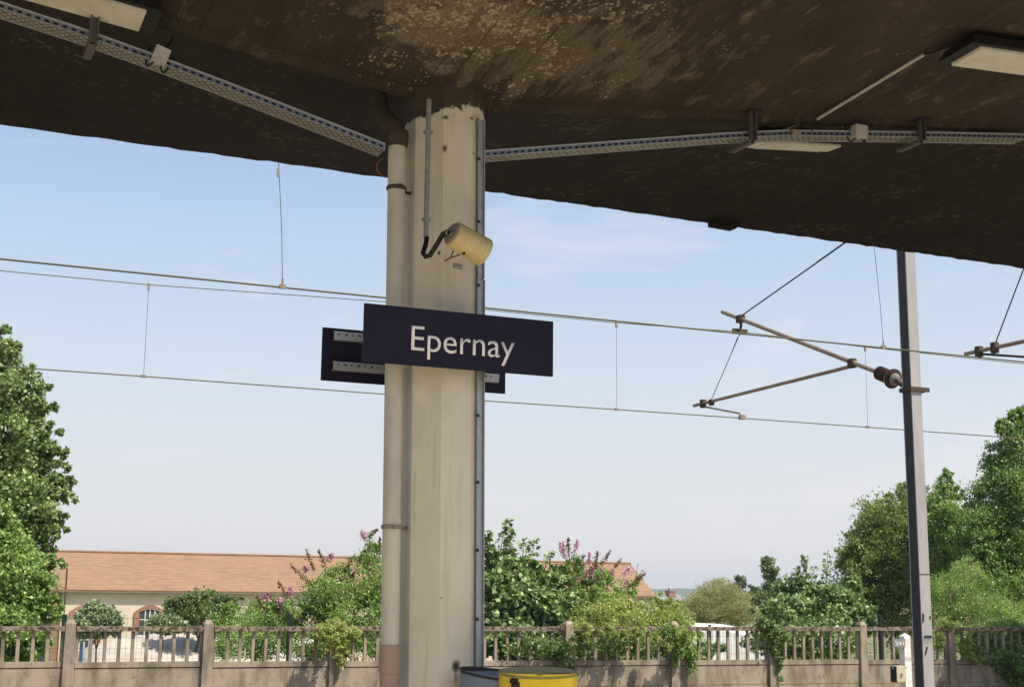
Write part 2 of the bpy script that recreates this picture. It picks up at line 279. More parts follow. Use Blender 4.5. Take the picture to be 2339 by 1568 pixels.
# ------------------------------------------------------------------ mesh helpers
class MB:
    def __init__(s): s.v = []; s.f = []; s.mi = []; s.uv = {}
    def quadbox(s, c8, mi=0):
        o = len(s.v); s.v += [tuple(p) for p in c8]
        for q in ((0, 3, 2, 1), (4, 5, 6, 7), (0, 1, 5, 4), (1, 2, 6, 5), (2, 3, 7, 6), (3, 0, 4, 7)):
            s.f.append(tuple(o+i for i in q)); s.mi.append(mi)
    def box(s, a, b, mi=0):
        (x0, y0, z0), (x1, y1, z1) = a, b
        s.quadbox([(x0, y0, z0), (x1, y0, z0), (x1, y1, z0), (x0, y1, z0), (x0, y0, z1), (x1, y0, z1), (x1, y1, z1), (x0, y1, z1)], mi); return s
    def obox(s, c, ex, ey, ez, mi=0):          # oriented box: centre and half-axis vectors
        c = Vector(c); ex = Vector(ex); ey = Vector(ey); ez = Vector(ez)
        s.quadbox([c-ex-ey-ez, c+ex-ey-ez, c+ex+ey-ez, c-ex+ey-ez, c-ex-ey+ez, c+ex-ey+ez, c+ex+ey+ez, c-ex+ey+ez], mi); return s
    def tube(s, pts, r, n=10, caps=True, mi=0):
        pts = [Vector(p) for p in pts]; rs = r if isinstance(r, (list, tuple)) else [r]*len(pts)
        o = len(s.v); prev = None
        for i, p in enumerate(pts):
            d = (pts[min(i+1, len(pts)-1)] - pts[max(i-1, 0)]).normalized()
            if prev is None: a = d.orthogonal().normalized()
            else:
                a = prev - d*prev.dot(d)
                a = a.normalized() if a.length > 1e-6 else d.orthogonal().normalized()
            prev = a; bb = d.cross(a)
            for k in range(n):
                t = 2*math.pi*k/n; s.v.append(tuple(p + (a*math.cos(t)+bb*math.sin(t))*rs[i]))
        for i in range(len(pts)-1):
            for k in range(n):
                k2 = (k+1) % n; s.f.append((o+i*n+k, o+i*n+k2, o+(i+1)*n+k2, o+(i+1)*n+k)); s.mi.append(mi)
        if caps:
            s.f.append(tuple(o+k for k in reversed(range(n)))); s.mi.append(mi)
            e = o+(len(pts)-1)*n; s.f.append(tuple(e+k for k in range(n))); s.mi.append(mi)
        return s
    def lathe(s, base, axis, prof, n=32, mi=0, closed=False):     # prof: list of (along, radius)
        base = Vector(base); d = Vector(axis).normalized(); a = d.orthogonal().normalized(); bb = d.cross(a); o = len(s.v)
        for (h, r) in prof:
            for k in range(n):
                t = 2*math.pi*k/n; s.v.append(tuple(base + d*h + (a*math.cos(t)+bb*math.sin(t))*r))
        for i in range(len(prof)-1):
            for k in range(n):
                k2 = (k+1) % n; s.f.append((o+i*n+k, o+i*n+k2, o+(i+1)*n+k2, o+(i+1)*n+k)); s.mi.append(mi)
        return s
    def prism(s, poly, d, mi=0):               # poly: list of points, extruded by vector d
        o = len(s.v); k = len(poly); d = Vector(d)
        s.v += [tuple(Vector(p)) for p in poly] + [tuple(Vector(p)+d) for p in poly]
        s.f.append(tuple(range(o, o+k))); s.mi.append(mi); s.f.append(tuple(o+k+i for i in reversed(range(k)))); s.mi.append(mi)
        for i in range(k):
            j = (i+1) % k; s.f.append((o+i, o+k+i, o+k+j, o+j)); s.mi.append(mi)
        return s
    def build(s, name, mats, parent=None, bevel=0, smooth=False, origin=None):
        me = bpy.data.meshes.new(name); org = Vector(origin) if origin is not None else (Vector((0, 0, 0)))
        if parent is not None: org = wloc(parent)
        me.from_pydata([tuple(Vector(p)-org) for p in s.v], [], s.f); me.update()
        if not isinstance(mats, (list, tuple)): mats = [mats]
        for q in mats: me.materials.append(q)
        if len(mats) > 1: me.polygons.foreach_set('material_index', s.mi)
        if s.uv:
            ul = me.uv_layers.new(name='UVMap')
            for p in me.polygons:
                if p.index in s.uv:
                    for li, c in zip(p.loop_indices, s.uv[p.index]): ul.data[li].uv = c
        bmx = bmesh.new(); bmx.from_mesh(me); bmesh.ops.recalc_face_normals(bmx, faces=bmx.faces)
        if bevel: bmesh.ops.bevel(bmx, geom=bmx.edges[:], offset=bevel, segments=2, affect='EDGES', clamp_overlap=True)
        bmx.to_mesh(me); bmx.free()
        if smooth:
            me.polygons.foreach_set('use_smooth', [True]*len(me.polygons))
            try: me.set_sharp_from_angle(angle=math.radians(38))
            except Exception: pass
        o = bpy.data.objects.new(name, me); C.objects.link(o)
        o.location = (0, 0, 0) if parent is not None else org
        if parent is not None: o.parent = parent
        return o
LEAN = .0125
def lean_it(root):
    # the pillar stands a hair out of plumb
    for o in [root]+list(root.children_recursive):
        if o.type == 'MESH':
            w = wloc(o)
            for v in o.data.vertices: v.co.x -= LEAN*(v.co.z+w.z-2.9)
def wloc(o):
    v = Vector(o.location)
    while o.parent is not None: o = o.parent; v += Vector(o.location)
    return v
def thing(name, loc, label, cat, group=None):
    o = bpy.data.objects.new(name, None); C.objects.link(o); o.location = loc; o.empty_display_size = .2
    return tag(o, label, cat, group)
def tag(o, label, cat, group=None, kind=None):
    o['label'] = label; o['category'] = cat
    if group: o['group'] = group
    if kind: o['kind'] = kind
    return o
def struct(o, label=None):
    o['kind'] = 'structure'
    if label: o['label'] = label
    return o
def text_obj(name, s, mat, parent, loc, ex, ez, height, width=None, depth=.002):
    cu = bpy.data.curves.new(name, 'FONT'); cu.body = s; cu.size = 1; cu.extrude = 0; cu.resolution_u = 8; cu.offset = -.003 if name == 'lettering' else 0
    tmp = bpy.data.objects.new('t', cu); C.objects.link(tmp)
    dg = bpy.context.evaluated_depsgraph_get(); me = bpy.data.meshes.new_from_object(tmp.evaluated_get(dg))
    bpy.data.objects.remove(tmp); bpy.data.curves.remove(cu)
    co = np.zeros(len(me.vertices)*3); me.vertices.foreach_get('co', co); co = co.reshape(-1, 3)
    x0, x1 = co[:, 0].min(), co[:, 0].max(); cap = .729
    sx = (width/(x1-x0)) if width else height/cap; sz = height/cap
    ex = Vector(ex); ez = Vector(ez); nrm = ex.cross(ez).normalized(); org = wloc(parent)
    for v in me.vertices:
        v.co = Vector(loc) + ex*((v.co.x-x0)*sx) + ez*(v.co.y*sz) - org
    bmx = bmesh.new(); bmx.from_mesh(me)
    r = bmesh.ops.extrude_face_region(bmx, geom=bmx.faces[:])
    bmesh.ops.translate(bmx, vec=nrm*depth, verts=[g for g in r['geom'] if isinstance(g, bmesh.types.BMVert)])
    bmesh.ops.recalc_face_normals(bmx, faces=bmx.faces); bmx.to_mesh(me); bmx.free()
    me.materials.clear(); me.materials.append(mat)
    o = bpy.data.objects.new(name, me); C.objects.link(o); o.parent = parent; return o

def add_mesh_np(name, verts, faces4, mat, parent=None, loops=4):
    me = bpy.data.meshes.new(name); nv = len(verts); nf = len(faces4)
    me.vertices.add(nv); me.vertices.foreach_set('co', verts.astype(np.float32).ravel())
    me.loops.add(nf*loops); me.loops.foreach_set('vertex_index', faces4.astype(np.int32).ravel())
    me.polygons.add(nf); me.polygons.foreach_set('loop_start', np.arange(0, nf*loops, loops, dtype=np.int32))
    me.update(calc_edges=True); me.validate()
    for q in (mat if isinstance(mat, (list, tuple)) else [mat]): me.materials.append(q)
    o = bpy.data.objects.new(name, me); C.objects.link(o)
    if parent is not None: o.parent = parent
    return o

# leaves: folded pointed quads (two triangles sharing the midrib), real size
def leaf_geo(pts, size, asp=.6, droop=.3, jit=.35, dirs=None):
    k = len(pts); s = size*(1+RNG.uniform(-jit, jit, k))
    if dirs is None:
        d = RNG.normal(size=(k, 3)); d[:, 2] -= droop
    else: d = dirs + RNG.normal(size=(k, 3))*.45
    d /= np.linalg.norm(d, axis=1)[:, None]
    up = RNG.normal(size=(k, 3))*.75 + np.array([.15, -.25, .9]); w = np.cross(d, up); w /= np.linalg.norm(w, axis=1)[:, None]+1e-9
    nn = np.cross(w, d)
    a = pts; c = pts + d*s[:, None]; mid = pts + d*(s*.45)[:, None] + nn*(s*.12)[:, None]
    b_ = mid + w*(s*asp*.5)[:, None]; e = mid - w*(s*asp*.5)[:, None]
    v = np.stack([a, b_, c, e], 1).reshape(-1, 3)
    f = np.arange(k*4).reshape(-1, 4); return v, f
def blob_points(c, r, n_, clump=.22, fill=.45, seed=0, nclump=None):
    # leaf positions gathered in clumps on and inside an uneven ellipsoid
    c = np.array(c); r = np.array(r); nc = nclump or max(6, int(n_/55))
    d = RNG.normal(size=(nc, 3)); d /= np.linalg.norm(d, axis=1)[:, None]
    rad = RNG.uniform(fill, 1.0, nc)**.6
    lump = 1 + .16*np.sin(d[:, 0]*5+c[0]*3) + .14*np.sin(d[:, 2]*6+c[2]*5+d[:, 1]*4)
    cc = c + d*r*(rad*lump)[:, None]
    idx = RNG.integers(0, nc, n_); rm = float(np.mean(r))
    sz = RNG.uniform(.5, 1.4, nc)[idx]*clump*rm
    off = RNG.normal(size=(n_, 3))*.55
    out = off*sz[:, None]; out[:, 2] *= .7
    return cc[idx]+out
def px_blob(px, py, Y, rx, rz, ry=None):
    p = atY(px, py, Y); dep = (p-EYE).dot(fwd); k = dep/FPX
    return (p.x, p.y, p.z), (rx*k*1.05, ry if ry else rx*k*.9, rz*k)
def limbs(mb, base, tops, r0, n_=6):
    base = Vector(base)
    if not tops: return
    cen = sum((Vector(t) for t in tops), Vector())/len(tops)
    fork = base.lerp(cen, .45); fork.x = base.x*.6+cen.x*.4
    mb.tube([base, base.lerp(fork, .5)+Vector((random.uniform(-.05, .05), .03, 0)), fork], [r0, r0*.85, r0*.7], 8)
    for t in tops:
        t = Vector(t); t = t.lerp(fork, .25); mm = fork.lerp(t, .5)+Vector((random.uniform(-.1, .1), random.uniform(-.1, .1), .1))
        mb.tube([fork, mm, t], [r0*.55, r0*.35, r0*.12], n_)
        for _ in range(3):
            e = t + Vector((random.uniform(-.6, .6), random.uniform(-.5, .5), random.uniform(-.1, .5)))*max(.3, r0*2.5)
            mb.tube([mm.lerp(t, random.random()), e], [r0*.22, r0*.04], 5)
def plant(name, label, cat, blobs, leaf, size, n_, base_z=-.55, Y=None, trunk_r=.08, asp=.6, clump=.22, fill=.45, group=None, bark='bark',
          shoots=(), spikes=(), twigs=0, trunk=True, crown='crown', hang=()):
    """blobs: (px,py,Y,rx,rz[,ry]) in picture units at a real depth; leaves shared out by size"""
    bl = [px_blob(*q) for q in blobs]; vol = [r[0]*r[2] for _, r in bl]; tot = sum(vol)
    base = Vector((bl[0][0][0], bl[0][0][1], base_z)); root = thing(name, base, label, cat, group); org = np.array(base)
    pts = np.concatenate([blob_points(c, r, max(60 if r[2] > .13 else 230, int(n_*2.1*v/tot)), clump, fill) for (c, r), v in zip(bl, vol)])
    vs, fs = leaf_geo(pts, size*.86, asp); V = [vs]; F = [fs]
    mbt = MB()
    for (x0, y0, x1, y1, Yq, dens, lsz) in shoots:        # tall leafy shoots standing out of the crown
        a = atY(x0, y0, Yq); b2 = atY(x1, y1, Yq); mbt.tube([a, a.lerp(b2, .5)+Vector((.02, 0, 0)), b2], [.014, .010, .004], 5)
        t = RNG.uniform(0, 1, dens)**.9; A = np.array(a); B = np.array(b2); pp = A+(B-A)*t[:, None]
        ang = RNG.uniform(0, 2*math.pi, dens); dd = np.stack([np.cos(ang), np.sin(ang), np.full(dens, -.15)], 1)
        pp = pp + dd*RNG.uniform(.02, .12, dens)[:, None]*(1.3-t)[:, None]
        v, f = leaf_geo(pp, lsz, asp, dirs=dd); V.append(v); F.append(f)
    off = 0; FF = []
    for v, f in zip(V, F): FF.append(f+off); off += len(v)
    add_mesh_np(crown, np.concatenate(V)-org, np.concatenate(FF), L[leaf], root)
    if trunk: limbs(mbt, base, [Vector(c)-Vector((0, 0, r[2]*.1)) for c, r in bl if r[2] > .28 or len(bl) < 6], trunk_r)
    for _ in range(twigs):
        c, r = random.choice(bl); a = Vector(c)+Vector((random.uniform(-.7, .7)*r[0], random.uniform(-.9, -.2)*r[1], random.uniform(-.6, .3)*r[2]))
        e = a+Vector((random.uniform(-.5, .5)*r[0], random.uniform(-.3, .1)*r[1], random.uniform(.1, .9)*r[2]))
        mbt.tube([a, a.lerp(e, .5)+Vector((random.uniform(-.1, .1), 0, .08)), e], [.018, .012, .004], 5)
    if mbt.v: mbt.build('trunk' if trunk_r >= .06 else 'stem', M[bark], root)
    for (x0, y0, x1, y1, Yq, kind) in spikes:
        a = atY(x0, y0, Yq); b2 = atY(x1, y1, Yq); k = 130; t = RNG.uniform(0, 1, k); A = np.array(a); B = np.array(b2)
        bend = np.array([0, 0, -.04])
        pp = A+(B-A)*t[:, None]+bend*(4*t*(1-t))[:, None]*0 + RNG.normal(size=(k, 3))*(.034*(1.2-t))[:, None]
        v, f = leaf_geo(pp, .045, .7); e1 = np.array([.008, 0, 0]); e2 = np.array([0, .008, 0])
        cv = np.array([A-e1, A+e2, A+e1, A-e2, B-e1*.3, B+e2*.3, B+e1*.3, B-e2*.3]); n0 = len(v)
        v = np.concatenate([v, cv]); f = np.concatenate([f, n0+np.array([[0, 1, 5, 4], [1, 2, 6, 5], [2, 3, 7, 6], [3, 0, 4, 7]])])
        o = add_mesh_np('flower_spike', v-org, f, L['pink' if kind else 'brown'], root)
        if not kind: o['label'] = 'withered brown flower spike'
        else: o['label'] = 'pink flower spike'
    return root

# ================================================================== THE SETTING
xs = np.concatenate([np.linspace(-400, -30, 12), np.linspace(-20, 80, 60), np.linspace(90, 3500, 30)])
ys = np.concatenate([[-60, -10, 5], np.linspace(13.2, 60, 60), np.linspace(65, 110, 20), np.linspace(130, 6000, 30)])
def gz(x, y):
    t = min(max((y-33)/45, 0), 1); t = t*t*(3-2*t)
    z = -.80 - 2.1*t
    if 28 < y < 200: z += .10*math.sin(x*.8)*math.cos(y*.5)
    return z
mb = MB()
for y in ys:
    for x in xs: mb.v.append((x, y, gz(x, y)))
k = len(xs)
for j in range(len(ys)-1):
    for i in range(k-1): mb.f.append((j*k+i, j*k+i+1, (j+1)*k+i+1, (j+1)*k+i)); mb.mi.append(0)
struct(mb.build('ground', M['ground'], smooth=True))
mb = MB(); 
mb.v += [(-400, 13.3, -.78), (600, 13.3, -.78), (600, 13.6, -.62), (-400, 13.6, -.62), (600, 25.4, -.62), (-400, 25.4, -.62), (600, 26.2, -.78), (-400, 26.2, -.78)]
mb.f += [(0, 1, 2, 3), (3, 2, 4, 5), (5, 4, 6, 7)]; mb.mi += [0]*3
struct(mb.build('ballast_bed', M['ballast']))
struct(MB().box((-400, -60, -.82), (600, 13.0, 0)).build('platform', M['asphalt']))
struct(MB().box((-400, 2.2, .0), (600, 7.4, .004)).build('bounce_strip', M['bounce_pale']))  # unseen pale strip added to throw sunlight up onto the pillar
struct(MB().box((-400, 13.003, -.82), (600, 13.4, .012)).build('platform_edge', M['kerb']))
for name, Yc in (('near_track', 15.1), ('far_track', 23.1)):
    root = thing('railway_track', (15, Yc, -.62), 'railway track with two rusty rails '+('nearest the platform' if Yc < 20 else 'beside the concrete fence'), 'track', 'railway tracks')
    root['kind'] = 'structure'
    for s in (-.75, .75):
        mb = MB(); y = Yc+s
        for a, b_ in (((-.07, 0), (.07, .02)), ((-.012, .02), (.012, .12)), ((-.035, .12), (.035, .16))):
            mb.box((-300, y+a[0], -.52+a[1]), (500, y+b_[0], -.52+b_[1]))
        mb.build('rail', M['rail'], root)
    mb = MB()
    for i in range(160): x = -30+i*.6; mb.box((x, Yc-1.25, -.61), (x+.24, Yc+1.25, -.525))
    o = mb.build('sleepers', M['sleeper'], root); o['kind'] = 'stuff'
# wooded hill on the horizon
mb = MB(); k = 120
for i in range(k):
    x = 900+i*28; h = 14+7*math.sin(i*.07+.6)+3*math.sin(i*.23)+1.4*math.sin(i*1.3)+random.uniform(-.9, .9)
    for (dy, f_) in ((-300, -.25), (-120, .45), (-40, .92), (0, 1), (200, .3)): mb.v.append((x, 2900+dy, -3+(h+4)*f_ if f_ > 0 else -6))
for i in range(k-1):
    for j in range(4): mb.f.append((i*5+j, (i+1)*5+j, (i+1)*5+j+1, i*5+j+1)); mb.mi.append(0)
struct(mb.build('hill', M['hill'], smooth=True))

hz = MB().box((-420, -80, -8), (4400, 3600, 60)).build('haze', None or bpy.data.materials.new('summer_haze')); hz['kind'] = 'stuff'; hz['label'] = 'thin summer haze'
hm = hz.data.materials[0]; hm.use_nodes = True; hn = hm.node_tree
for nd in list(hn.nodes):
    if nd.type == 'BSDF_PRINCIPLED': hn.nodes.remove(nd)
pv = hn.nodes.new('ShaderNodeVolumePrincipled'); pv.inputs['Density'].default_value = .00022; pv.inputs['Color'].default_value = (.88, .93, 1, 1); pv.inputs['Anisotropy'].default_value = .3
hn.links.new(pv.outputs[0], hn.nodes['Material Output'].inputs['Volume'])
# ================================================================== CANOPY
YP, ZP, ZE = 8.32, 4.80, 5.40
XP = atY(1010, 900, YP).x
YE = atZ(600, 367, ZE).y; W = YE-YP
def crease(x):
    d = abs(x-XP); d = min(d, 5.0+(d-5.0)*.0) if d > 5.0 else d
    return ZP + .118*d
def ceil_z(x, y):
    u = min(abs(y-YP)/W, 1); zc = crease(x); return zc + (ZE-zc)*u
def ceil_hit(px, py, drop=0):
    r = ray(px, py); lo, hi = 3., 40.
    for i in range(400):
        t = .001*i*i*.02+.0 if 0 else i*.0125*1.0
        p = EYE + r*(t/10000*10 if 0 else t/ r.length*2.6)
        if p.y > YE: break
        if p.z > ceil_z(p.x, p.y)-drop: return p
    return p
mb = MB(); xs_ = sorted(set([round(XP-14+i*.5, 3) for i in range(57)]+[round(XP, 3)])); 
xs_ = [XP-13+i*.1 for i in range(130)]+[XP+i*.1 for i in range(161)]
ysn = [YP-W, YP-W*.75, YP-W*.5, YP-W*.25, YP, YP+W*.25, YP+W*.5, YP+W*.75, YE]
rows = []
for x in xs_:
    row = []
    for y in ysn:
        jy = random.uniform(-.008, .008) if y in (ysn[0], ysn[-1]) else 0
        if y > YP: jy += .017*max(0, x-5)*(y-YP)/W
        z = ceil_z(x, y)+(random.uniform(-.006, .006) if jy else 0); row.append(len(mb.v)); mb.v.append((x, y+jy, z))
    for y in ysn: row.append(len(mb.v)); mb.v.append((x, y, ceil_z(x, y)+(.16 if abs(y-YP) > W*.9 else .26)))
    rows.append(row)
k = len(ysn)
for a, b_ in zip(rows[:-1], rows[1:]):
    for j in range(k-1):
        mb.f.append((a[j], a[j+1], b_[j+1], b_[j])); mb.mi.append(0); mb.f.append((a[k+j], b_[k+j], b_[k+j+1], a[k+j+1])); mb.mi.append(0)
    mb.f.append((a[0], b_[0], b_[k], a[k])); mb.f.append((a[k-1], a[2*k-1], b_[2*k-1], b_[k-1])); mb.mi += [0, 0]
for r_, fl in ((rows[0], 0), (rows[-1], 1)):
    for j in range(k-1): mb.f.append((r_[j], r_[k+j], r_[k+j+1], r_[j+1])); mb.mi.append(0)
canopy = thing('platform_canopy', (XP, YP, ZP), 'sooty brown concrete butterfly canopy sloping up from the cream pillar', 'canopy')
mb.build('canopy_slab', M['soffit'], canopy)
# small block under the track-side edge
p = atY(1617, 512, YE-.02); q = atY(1678, 520, YE-.02)
mb = MB(); mb.prism([(p.x, YE-.12, ZE+.02), (q.x, YE-.12, ZE+.02), (q.x, YE-.12, ZE-.035), (q.x-.06, YE-.12, ZE-.075), (p.x, YE-.12, ZE-.065)], (0, .10, 0))
o = mb.build('edge_block', M['soffit'], canopy); o['label'] = 'small dark block under the canopy edge'
# thickened ribs spreading from the pillar head
mb = MB()
for sgn in (-1, 1):
    pts = []
    for i in range(0, 21):
        x = XP+sgn*i*.25; pts.append((x, YP-.04, crease(x)+.012))
    mb.tube(pts, [.055]*21, 8)
mb.build('crease_rib', M['soffit'], canopy)

# ================================================================== PILLAR
pillar = thing('pillar', (XP, YP, 0), 'cream painted octagonal concrete pillar holding up the canopy', 'pillar')
AP = .241; mb = MB(); R = AP/math.cos(math.pi/8)
lv = [(0, 1.03), (.5, 1.01), (1.6, 1.0), (4.70, 1.0), (4.76, 1.02), (4.95, 1.04)]
for z, s in lv:
    for kk in range(8):
        t = math.pi/8+kk*math.pi/4; mb.v.append((XP+R*s*math.cos(t), YP+R*s*math.sin(t), z))
for i in range(len(lv)-1):
    for kk in range(8): mb.f.append((i*8+kk, i*8+(kk+1) % 8, (i+1)*8+(kk+1) % 8, (i+1)*8+kk)); mb.mi.append(0)
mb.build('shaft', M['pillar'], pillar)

lean_it(pillar)
# drainpipe at the pillar's left
pl = atY(898.5, 900, YP-.08); PX, PY, PR = pl.x, YP-.08, .0565
dp = thing('drainpipe', (PX, PY, 0), 'cream painted drainpipe running down the left of the pillar', 'drainpipe')
z_top = atY(897, 325, PY).z; z_pink = atY(892, 1472, PY).z
MB().tube([(PX, PY, z_pink), (PX, PY, z_top)], PR, 24).build('pipe', M['pipe'], dp, smooth=True)
MB().lathe((PX, PY, 0), (0, 0, 1), [(0, PR+.004), (z_pink-.17, PR+.004), (z_pink-.165, PR+.008), (z_pink, PR+.008), (z_pink+.003, PR-.002)], 28).build('boot', M['pinkpipe'], dp, smooth=True)['label'] = 'pinkish lower drainpipe section'
for yy in (430, 1203):
    z = atY(897, yy, PY).z
    mb = MB(); mb.lathe((PX, PY, z-.012), (0, 0, 1), [(0, PR+.001), (0, PR+.006), (.008, PR+.009), (.018, PR+.009), (.026, PR+.006), (.026, PR+.001)], 28)
    mb.tube([(PX+.03, PY+.04, z), (XP-.16, YP, z)], .011, 8)
    mb.box((PX-.012, PY-PR-.028, z-.012), (PX+.012, PY-PR-.008, z+.012)); mb.build('collar', M['rust'] if yy < 500 else M['gable'], dp)
e = [(PX, PY, z_top-.01), (PX, PY, z_top+.05), (PX-.015, PY+.01, z_top+.10), (PX-.055, PY+.05, z_top+.16), (PX-.075, PY+.10, z_top+.24), (PX-.07, PY+.16, z_top+.36)]
MB().tube(e, [PR+.001, PR+.004, PR+.006, PR+.004, PR-.002, PR-.006], 20).build('elbow', M['elbow'], dp, smooth=True)
MB().lathe((PX, PY, z_top-.03), (0, 0, 1), [(0, PR), (.004, PR+.012), (.05, PR+.018), (.09, PR+.020), (.11, PR+.012)], 24).build('socket', M['elbow'], dp, smooth=True)

lean_it(dp)
# slim conduit on the pillar's front left facet, with the black lead to the speaker
q0 = atY(980, 222, 7.98); q1 = atY(978, 540, 7.98)
cd = thing('conduit', (q1.x, 7.98, q1.z), 'slim grey vertical conduit on the pillar above the loudspeaker cable', 'conduit')
MB().tube([(q1.x, 8.02, q1.z), (q1.x, 8.02, q0.z)], .0165, 14).build('tube', M['galv_dull'], cd, smooth=True)
for yy in (300, 500):
    z = atY(980, yy, 8.).z; MB().box((q1.x-.026, 8.0, z-.008), (q1.x+.026, 8.04, z+.008)).build('clip', M['galv_dull'], cd)
# galvanised channel on the right of the pillar
c0 = atY(1096, 275, 8.14); CX = atY(1093, 900, 8.14).x
ch = thing('cable_channel', (CX, 8.14, 0), 'galvanised steel channel up the right edge of the pillar', 'cable channel')
zj = atY(1096, 640, 8.14).z
for (za, zb, w) in ((.1, zj, .027), (zj+.004, c0.z, .024)):
    mb = MB(); mb.box((CX-w, 8.10, za), (CX-w+.006, 8.2, zb)); mb.box((CX+w-.006, 8.10, za), (CX+w, 8.2, zb)); mb.box((CX-w+.006, 8.12, za), (CX+w-.006, 8.126, zb))
    mb.build('channel_section', M['galv'], ch, bevel=.0015)
z = .6
while z < c0.z-.1: MB().box((CX-.034, 8.094, z), (CX-.012, 8.1, z+.018)).build('clip', M['dark'], ch); z += .42

lean_it(ch)
# ================================================================== LOUDSPEAKER
A = atY(1032, 533, 7.71); B = atY(1104, 576, 7.76); ax = (B-A).normalized(); ln = (B-A).length
sp = thing('loudspeaker', A, 'yellowed cream cylindrical loudspeaker tilted down on the pillar above the station sign', 'loudspeaker')
MB().lathe(A, ax, [(0, .0), (0, .072), (.006, .080), (.012, .083), (ln-.045, .088), (ln-.043, .091), (ln, .092), (ln, .086), (ln-.015, .078), (ln-.015, 0)], 40).build('body', M['spk'], sp, smooth=True)
MB().lathe(A, -ax, [(0, .070), (.008, .066), (.010, 0)], 32).build('back_cap', M['gable'], sp, smooth=True)
MB().lathe(A+ax*(ln-.012), ax, [(0, .077), (.003, .0)], 32).build('grille', M['dark'], sp)
bt = atY(1030, 588, 7.98); side = atY(1060, 578, 7.70)
MB().tube([side, bt, bt+Vector((0, .10, .0))], .0045, 8).tube([bt, atY(1040, 560, 7.9)], .0045, 8).build('bracket', M['rust'], sp)
MB().lathe(side, (0, -1, 0), [(-.02, .008), (.004, .009), (.006, 0)], 12).build('pivot_screw', M['dark'], sp)
g0 = atY(975, 543, 7.98); pts = [g0, atY(972, 560, 7.94), atY(966, 578, 7.90), atY(972, 586, 7.88), atY(982, 583, 7.86), atY(998, 558, 7.80), atY(1012, 534, 7.74), atY(1022, 529, 7.70), atY(1030, 534, 7.67)]
pts = [Vector(p_) for p_ in pts]
cb = thing('speaker_cable', g0, 'thick black cable bending in a V between the slim conduit and the loudspeaker', 'cable')
MB().tube(pts, .0155, 12).build('cable', M['black'], cb, smooth=True)
MB().tube([pts[-2], pts[-1]+ax*.01], .018, 12).build('gland', M['galv_dull'], cb, smooth=True)
# sticker below
fz = YP-AP-.003; s0 = atY(1036, 602, fz); s1 = atY(1055, 615, fz)
stk = thing('sticker', (s0.x, fz, s1.z), 'small bordered label with black letters below the loudspeaker', 'sticker')
MB().box((s0.x, fz-.002, s1.z), (s1.x, fz+.001, s0.z)).build('label_sheet', M['box'], stk)
mb = MB(); a, b_, c_, d_ = s0.x, s1.x, s1.z, s0.z; t = .0022
mb.box((a, fz-.0035, c_), (b_, fz-.002, c_+t)).box((a, fz-.0035, d_-t), (b_, fz-.002, d_)).box((a, fz-.0035, c_+t), (a+t, fz-.002, d_-t)).box((b_-t, fz-.0035, c_+t), (b_, fz-.002, d_-t)); mb.build('border', M['black'], stk)
text_obj('letters', 'HP 30 A', M['black'], stk, (a+.007, fz-.0022, c_+.011), (1, 0, 0), (0, 0, 1), .015, (b_-a)-.014, .001)

# ================================================================== STATION SIGNS
def sign(Y, tl, br, label, front):
    a = atY(*tl, Y); b_ = atY(*br, Y); x0, x1, z0, z1 = a.x, b_.x, b_.z, a.z
    root = thing('station_sign', ((x0+x1)/2, Y, z0), label, 'station sign', 'station name signs')
    MB().box((x0, Y-.009, z0), (x1, Y+.009, z1)).build('panel', M['navy'], root, bevel=.002)
    h = z1-z0; w = x1-x0; fy = Y-.0095 if front else Y+.0095
    ex = (1, 0, 0) if front else (-1, 0, 0); ox = x0+w*.240 if front else x1-w*.243
    text_obj('lettering', 'Epernay', M['white'], root, (ox, fy, z0+h*.262), ex, (0, 0, 1), h*.455, w*.545, .0015)
    for f_ in (.19, .76):
        z = z0+h*f_; y0, y1 = (Y+.0095, Y+.05) if front else (Y-.05, Y-.0095); mb = MB()
        xa, xb = x0+.065, x1-.065; yf = y0 if not front else y1-.002; zz = z+.055
        # C channel with a rolled, slotted face
        mb.box((xa, y0, zz), (xb, y1, zz+.003)); mb.box((xa, y0, z), (xb, y1, z+.003)); mb.box((xa, yf, z+.003), (xb, yf+.002, zz))
        x = xa+.03; i = 0; yq = yf-.0012 if not front else yf+.002
        while x < xb-.03:
            ww = .018 if i % 2 else .008; mb.box((x, yq, z+.032), (x+ww, yq+.0012, z+.044), 1); x += .045; i += 1
        mb.build('mounting_rail', [M['galv'], M['dark']], root)
    for f_ in (.19, .76):       # clamps round the pillar
        z = z0+h*f_+.02; mb = MB(); y0, y1 = (Y+.05, YP-AP+.02) if front else (YP+AP-.02, Y-.05)
        for x in (XP-.19, XP+.17): MB().box((x, y0, z), (x+.02, y1, z+.015)).build('clamp', M['galv'], root)
    return root
sign(7.93, (832, 692), (1262, 860), 'navy sign with white Epernay lettering on the front of the pillar', True)
sign(8.70, (737, 747), (1153, 899), 'navy sign seen from behind with galvanised mounting rails, behind the pillar', False)

